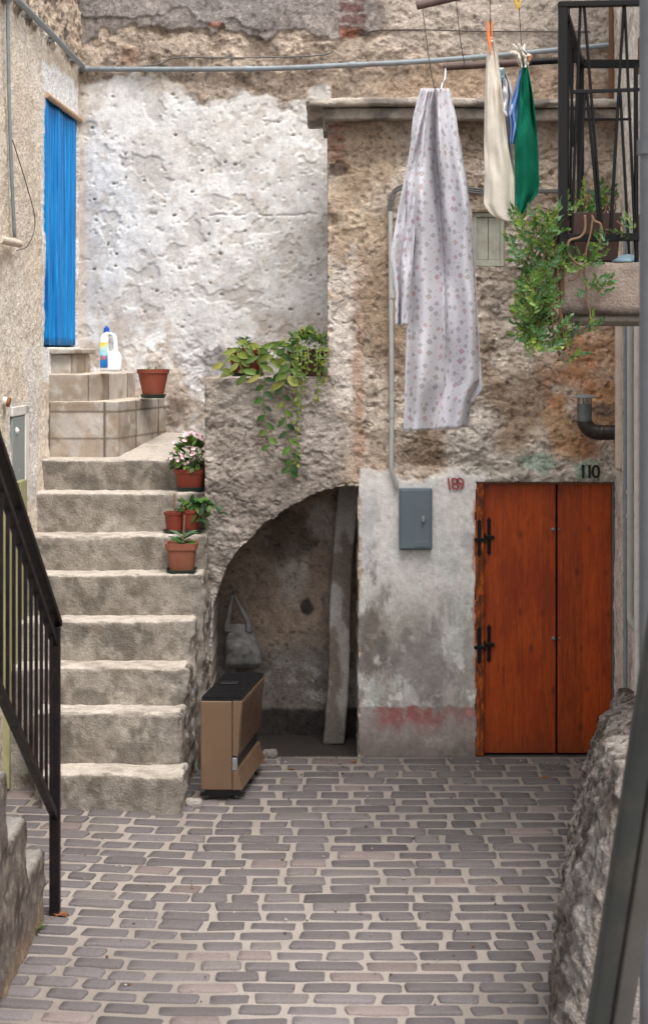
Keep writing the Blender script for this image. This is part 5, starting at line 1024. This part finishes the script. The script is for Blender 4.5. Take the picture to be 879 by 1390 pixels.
# ================================================================ WASHING
def rodthing(p, q, label, r=.022):
    t = thing('clothes_rod', p, label, 'rod', 'clothes rods'); MB().tube([p, Vector(p).lerp(Vector(q), .62)], r, 12).build('rod', M['rod'], t, smooth=True, auto=50); MB().tube([Vector(p).lerp(Vector(q), .6), q], r*.9, 12).build('sleeve', M['black'], t, smooth=True, auto=50); return t
DB = 9.9; rodthing(W(601, 91, DB), W(792, 80, DB), 'brown clothes rod running from the balcony behind the washing')
DF = 8.6; rodthing(W(565, 8, DF), W(790, -44, DF), 'brown clothes rod tip at the top edge of the picture')
def line(p, mid, q, label):
    single(MB().tube(curve_pts([p, mid, q], 10), .0022, 5), 'clothes_line', M['wire'], label, 'clothes line', p, smooth=True)
DS = 9.25
line(W(572, 6, DF), W(590, 121, DS), W(606, 90, DB), 'sagging clothes line that carries the patterned sheet')
line(W(664, -16, DF), W(665, 36, DS), W(667, 85, DB), 'clothes line that carries the beige cloth'); line(W(702, -24, DF), W(708, 74, DS), W(712, 83, DB), 'clothes line that carries the green towel')
line(W(618, -6, DF), W(624, 52, DS), W(630, 88, DB), 'bare clothes line between the sheet and the beige cloth')
def cloth(mb, rows, d, folds, amp, seed, nu=36, nv=70, uvs=None, tilt=0, lobes=None):
    """hanging cloth: rows = (py, px left, px right) from top to bottom, folds across its width"""
    py = [r[0] for r in rows]; b = len(mb.v); L = []
    for j in range(nv+1):
        t = j/nv; y = py[0]+(py[-1]-py[0])*t; a = np.interp(y, py, [r[1] for r in rows]); c = np.interp(y, py, [r[2] for r in rows])
        for i in range(nu+1):
            s = i/nu; am = amp*(.35+.65*min(1, t*3)); ph = 2*math.pi*folds*s+seed+.5*math.sin(t*3+seed)
            dep = am*(math.sin(ph)+.45*math.sin(ph*1.9+seed*2+t*2))+(vn2(np.array([s*5+seed]), np.array([t*6]), seed)[0]-.5)*amp*1.8
            se = s+.10/folds*math.sin(ph+1.2)*(1-abs(2*s-1))
            yo = 0
            if lobes: yo = np.interp(s, [k[0] for k in lobes], [k[1] for k in lobes])*max(0, t-.6)/.4
            p = W(a+(c-a)*se, y+yo, d+dep+tilt*(s-.5)); mb.v.append(p); mb.c.append((.5, .5, .5)); L.append((s, t, a, c, y))
    for j in range(nv):
        for i in range(nu): k = b+j*(nu+1)+i; mb.f.append((k, k+1, k+nu+2, k+nu+1)); mb.mi.append(mb.m)
    if uvs is not None: uvs += [((s-.5)*wd_, -(y-120)*d/F) for (s, t, a, c, y) in L for wd_ in (uvw,)]
    return mb
def cloth_obj(name, mb, mat, label, cat, origin, uvs=None, thick=.003, parent=None):
    me = bpy.data.meshes.new(name); me.from_pydata([tuple(v) for v in mb.v], [], mb.f); me.materials.append(mat); me.polygons.foreach_set('use_smooth', [True]*len(me.polygons))
    if uvs:
        l = me.uv_layers.new(name='UVMap'); idx = np.empty(len(me.loops), np.int32); me.loops.foreach_get('vertex_index', idx); l.data.foreach_set('uv', np.array(uvs)[idx].ravel())
    o = link(name, me, parent, origin)
    if label: tag(o, label, cat)
    m_ = o.modifiers.new('thickness', 'SOLIDIFY'); m_.thickness = thick; m_.offset = 0; return o
mb = MB(); uvs = []; uvw = .55
cloth(mb, [(120, 571, 609), (135, 566, 613), (160, 560, 619), (200, 556, 624), (260, 552, 634), (340, 552, 641), (440, 551.5, 647), (520, 549, 651), (546, 548.5, 640), (583, 547, 634)], DS, 1.6, .06, 3, 72, 120, uvs, lobes=[(0, 2), (.5, 0), (1, -4)])
uvw = .22
cloth(mb, [(122, 578, 588), (170, 563, 578), (230, 551, 572), (290, 539, 566), (335, 531, 561), (352, 529, 560), (400, 536, 556), (441, 536, 553)], DS-.05, 1.1, .03, 5, 26, 90, uvs)
uvw = .2
cloth(mb, [(122, 600, 607), (200, 618, 626), (300, 634, 640), (400, 640, 646.5), (500, 640, 652), (528, 638, 655), (548, 634, 640)], DS+.05, .8, .02, 8, 18, 80, uvs)
cloth_obj('bed_sheet', mb, M['sheet'], 'long off white sheet printed with small lozenges, hanging folded on the line', 'sheet', W(590, 121, DS), uvs)
DT = 9.2
mb = cloth(MB(), [(50, 663, 668), (75, 660, 675), (130, 657.5, 681), (200, 656.5, 689), (240, 657, 697), (282, 656, 698), (296, 665, 697.5), (303, 676, 697)], DT, 1.15, .016, 2, 36, 80, lobes=[(0, -6), (1, 0)])
cloth_obj('beige_cloth', mb, M['beige'], 'beige cloth with a ragged white edge hanging from an orange peg', 'cloth', W(666, 50, DT))
mb = cloth(MB(), [(148, 683, 692), (200, 684, 695), (284, 685, 699)], DT+.12, 1.3, .015, 4, 20, 40)
cloth_obj('grey_cloth', mb, M['greycloth'], 'pale grey cloth hanging behind the beige cloth', 'cloth', W(690, 148, DT+.12))
mb = cloth(MB(), [(92, 676, 682), (112, 680, 692), (130, 679, 696), (150, 674, 694), (158, 684, 692)], DT+.05, 1.7, .03, 6, 24, 30); cloth_obj('white_rag', mb, M['whitecloth'], 'crumpled white lace rag between the beige cloth and the blue cloth', 'rag', W(684, 92, DT+.05))
mb = cloth(MB(), [(94, 705, 711), (120, 699, 712), (150, 690, 711), (170, 694, 709), (195, 692, 701)], DT+.02, 1.6, .02, 1, 24, 40); cloth_obj('blue_cloth', mb, M['bluecloth'], 'small pale blue cloth pegged beside the green towel', 'cloth', W(707, 94, DT))
mb = cloth(MB(), [(86, 709, 714), (120, 706, 721), (160, 702, 726), (200, 698.5, 729), (250, 699, 731), (262, 699, 729), (278, 700, 716), (292, 702, 707)], DT-.04, 1.0, .028, 9, 34, 70); cloth_obj('green_towel', mb, M['green'], 'dark green towel hanging to a point beside the railing', 'towel', W(710, 86, DT), None, .006)
mb = cloth(MB(), [(66, 700, 708), (76, 699, 718), (92, 705, 716)], DT-.06, 2.4, .03, 7, 24, 16); 
for k in range(9): a = W(708, 76, DT-.06); mb2 = mb; mb2.leaf(a, (R.uniform(-1, 1), R.uniform(-.6, .2), R.uniform(.0, .7)), (0, -1, .3), R.uniform(.05, .09), .02, .3)
cloth_obj('white_rag', mb, M['ragcloth'], 'frayed off white rag knotted over the line above the green towel', 'rag', W(708, 70, DT-.06))
def peg(px, py, h, mat, label, d=DT-.03, lean=0):
    c = W(px, py, d); t = thing('clothes_peg', c, label, 'clothes peg', 'clothes pegs'); hh = h*d/F
    for s in (-1, 1):
        mb = MB(); mb.prism([c+Vector((s*.002, -.007, 0)), c+Vector((s*.013+lean, -.007, hh*.45)), c+Vector((s*.017+lean, -.007, hh)), c+Vector((s*.007+lean, -.007, hh)), c+Vector((s*.001, -.007, hh*.4))], (0, .014, 0)); mb.build('jaw', mat, t, bevel=.001, seg=1)
    MB().tube([c+Vector((-.008, 0, hh*.42)), c+Vector((.008, 0, hh*.42))], .006, 8).build('spring', M['silver'], t)
peg(666, 76, 47, M['pegorange'], 'long orange peg gripping the beige cloth', lean=-.008); peg(717, 84, 10, M['pegorange'], 'short orange peg beside the knotted rag'); peg(702, 15, 20, M['pegyellow'], 'yellow peg alone on the line at the top edge', 8.75); peg(681, 112, 18, M['pegteal'], 'grey teal peg holding the white lace rag', DT+.02)
single(MB().tube(curve_pts([W(604, 93, DB), W(603.5, 105, DS+.1), W(600, 113, DS+.05), W(598, 121, DS)], 5), .004, 6), 'tie_cord', M['whitecloth'], 'white cord tying the sheet to the brown rod', 'cord', W(603, 100, DS), smooth=True)
# ================================================================ FOREGROUND STAIRS AND RAILINGS
st = thing('concrete_stairs', (-1.8, 7.6, 0), 'dark crumbling concrete steps descending at the lower left', 'stairs')
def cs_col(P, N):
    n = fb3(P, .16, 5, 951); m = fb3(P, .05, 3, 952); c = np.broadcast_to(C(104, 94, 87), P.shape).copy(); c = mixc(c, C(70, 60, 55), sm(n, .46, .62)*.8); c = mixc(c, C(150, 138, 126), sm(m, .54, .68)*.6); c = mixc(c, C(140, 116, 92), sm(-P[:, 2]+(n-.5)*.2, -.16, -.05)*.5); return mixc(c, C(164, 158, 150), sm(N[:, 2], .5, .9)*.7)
ys = [8.36, 7.875, 7.37, 6.86, 6.36, 5.86]; zs = [.3465, .643, .973, 1.28, 1.59, 1.9]
for k in range(6):
    rblock('step', (-2.7, ys[k]-.56, -.05), (-1.375-.0*k, ys[k], zs[k]), .02, .02, .014, .06, 21+k, lambda P: P, cs_col, M['stone'], st, chip=.05)
lr = thing('stair_railing', (-1.33, 8.39, 0), 'dark brown iron stair railing in the left foreground', 'railing')
A0 = Vector((-1.33, 8.39, 0)); ri = M['rail_iron']
MB().bar(A0+Vector((0, 0, .0)), A0+Vector((0, 0, 1.43)), .05, .05, (0, 1, 0)).build('post', ri, lr, bevel=.003)
SLP = (2.376-1.468)/1.43
def rp(y, z0): return Vector((-1.33, y, z0+(8.39-y)*SLP))
def sbar(nm, z0, y0, y1, w, h): MB().bar(rp(y0, z0), rp(y1, z0), w, h).build(nm, ri, lr, bevel=.003)
sbar('handrail', 1.462, 8.43, 4.6, .062, .03); sbar('upper_rail', 1.345, 8.38, 4.6, .035, .035); sbar('lower_rail', .49, 8.38, 4.6, .035, .04)
y = 8.27
for k in range(25):
    MB().bar(rp(y, .50), rp(y, 1.34), .015, .015, (0, 1, 0)).build('baluster', ri, lr); y -= .142
for yy in (8.3, 7.35, 6.4): MB().bar(rp(yy, 1.35), rp(yy, 1.46), .02, .02, (0, 1, 0)).build('spacer', ri, lr)
MB().bar(rp(6.1, -.10), rp(6.1, 1.44), .045, .045, (0, 1, 0)).build('post', ri, lr)
# big downpipe and grey rail, nearest the camera on the right
dp = thing('downpipe', (.975, 5.05, 0), 'thick dark grey downpipe rising along the right edge', 'downpipe')
MB().tube([(.975, 5.05, -.0), (.975, 5.05, 6.4)], .036, 20).build('pipe', M['downpipe'], dp, smooth=True, auto=50)
for z in (H+275*5.05/F, 1.2, 5.2): MB().tube([(.975, 5.05, z-.022), (.975, 5.05, z+.022)], .043, 20).build('collar', M['downpipe'], dp, smooth=True, auto=50)
rr2 = thing('handrail', (.66, 4.3, 0), 'blurred grey green handrail sloping down in the right foreground', 'railing')
p = W(905, 780, 4.3); q = W(806, 1420, 4.75)
def ext(t): return p.lerp(q, t)
MB().bar(ext(-.3), ext(1.25), .06, .05).build('rail', M['steel_rail'], rr2, bevel=.012, seg=3, smooth=True, auto=40)
MB().bar(ext(-.3)+Vector((.062, 0, -.012)), ext(1.25)+Vector((.062, 0, -.012)), .055, .03).build('flat_bar', M['flatbar'], rr2, bevel=.006, seg=2, smooth=True, auto=40)
for t_ in (-.2, 1.2): c = ext(t_); MB().bar((c.x+.03, c.y, 0), (c.x+.03, c.y, c.z-.02), .045, .045, (0, 1, 0)).build('post', M['steel_rail'], rr2, bevel=.004)
# ================================================================ SMALL THINGS ON THE PAVING
R = random.Random(15)
def dryleaf(px, py, s, label):
    c = onz(px, py, .012); mb = MB(); a = R.uniform(0, 6.28)
    for k in range(5): mb.leaf(c, (math.cos(a+(k-2)*.55), math.sin(a+(k-2)*.55), .25), (0, 0, 1), s*(1-.12*abs(k-2)), s*.42, .3)
    mb.tube([c, c-Vector((math.cos(a)*s*.7, math.sin(a)*s*.7, 0))], .002, 5); single(mb, 'dry_leaf', M['dry'], label, 'leaf', c, smooth=True, recalc=False)
dryleaf(736, 1055, .055, 'curled orange dry leaf lying on the paving before the red door'); dryleaf(357, 1034, .028, 'small brown leaf on the paving close behind the heater'); dryleaf(396, 1043, .03, 'small dry leaf on the paving before the arched niche')
dryleaf(78, 1243, .07, 'orange dry leaf caught at the foot of the railing post'); dryleaf(641, 1032, .04, 'small dry leaf at the foot of the door frame'); dryleaf(478, 1034, .035, 'thin dark leaf on the paving at the niche edge')
c = onz(33, 1268, .0); mb = MB()
for k in range(60): a = R.uniform(0, 6.28); mb.leaf(c+Vector((R.gauss(0, .03), R.gauss(0, .02), 0)), (math.cos(a), math.sin(a), R.uniform(.5, 2)), (0, 0, 1), R.uniform(.04, .09), R.uniform(.012, .02), .35, leafcol(R, R.choice([G2, G1, G4])))
single(mb, 'weed', M['leaf'], 'small green weed growing at the foot of the concrete steps', 'weed', c, smooth=True, recalc=False)
def stone(px, py, s, label, col):
    c = onz(px, py, 0); o = rblock('loose_stone', (c.x-s, c.y-s*.7, -.02), (c.x+s, c.y+s*.7, s*1.0), s*.6, s*.14, s*.25, s*.9, int(px), None, lambda P, N: np.broadcast_to(col, P.shape).copy(), M['stone'], None, (c.x, c.y, 0)); tag(o, label, 'stone')
stone(263, 1096, .055, 'pale mortar lump between the lowest stair and the heater', C(160, 152, 145)); stone(366, 1028, .055, 'grey stone half hidden behind the heater at the niche edge', C(130, 122, 116)); stone(795, 1036, .035, 'small dark stone at the lower right corner of the red door', C(90, 82, 76))

mb = MB(); R = random.Random(99)      # crumbs of mortar and leaf litter, gathered along the walls and in the joints
for k in range(420):
    y = R.uniform(7.2, 11.6) if k % 3 else R.uniform(11.2, 11.62); x = R.uniform(-1.9, 1.9)
    if x < -.75 and y > 10.0: continue
    s_ = R.uniform(.003, .009); c = Vector((x, y, .013)); mb.cur = tuple(leafcol(R, R.choice([C(150, 138, 126), C(96, 84, 74), C(120, 84, 56), C(176, 166, 154)]), .2))
    mb.add([c+Vector((R.uniform(.6, 1.3)*s_*a, R.uniform(.6, 1.3)*s_*b, R.uniform(.6, 1.3)*s_*d)) for a, b, d in ((1, 0, 0), (-1, 0, 0), (0, 1, 0), (0, -1, 0), (0, 0, 1), (0, 0, -1.2))], [(0, 2, 4), (2, 1, 4), (1, 3, 4), (3, 0, 4), (2, 0, 5), (1, 2, 5), (3, 1, 5), (0, 3, 5)])
tag(mb.build('grit', M['paver']), 'scattered grit and leaf crumbs lying on the paving', 'grit', None, 'stuff')
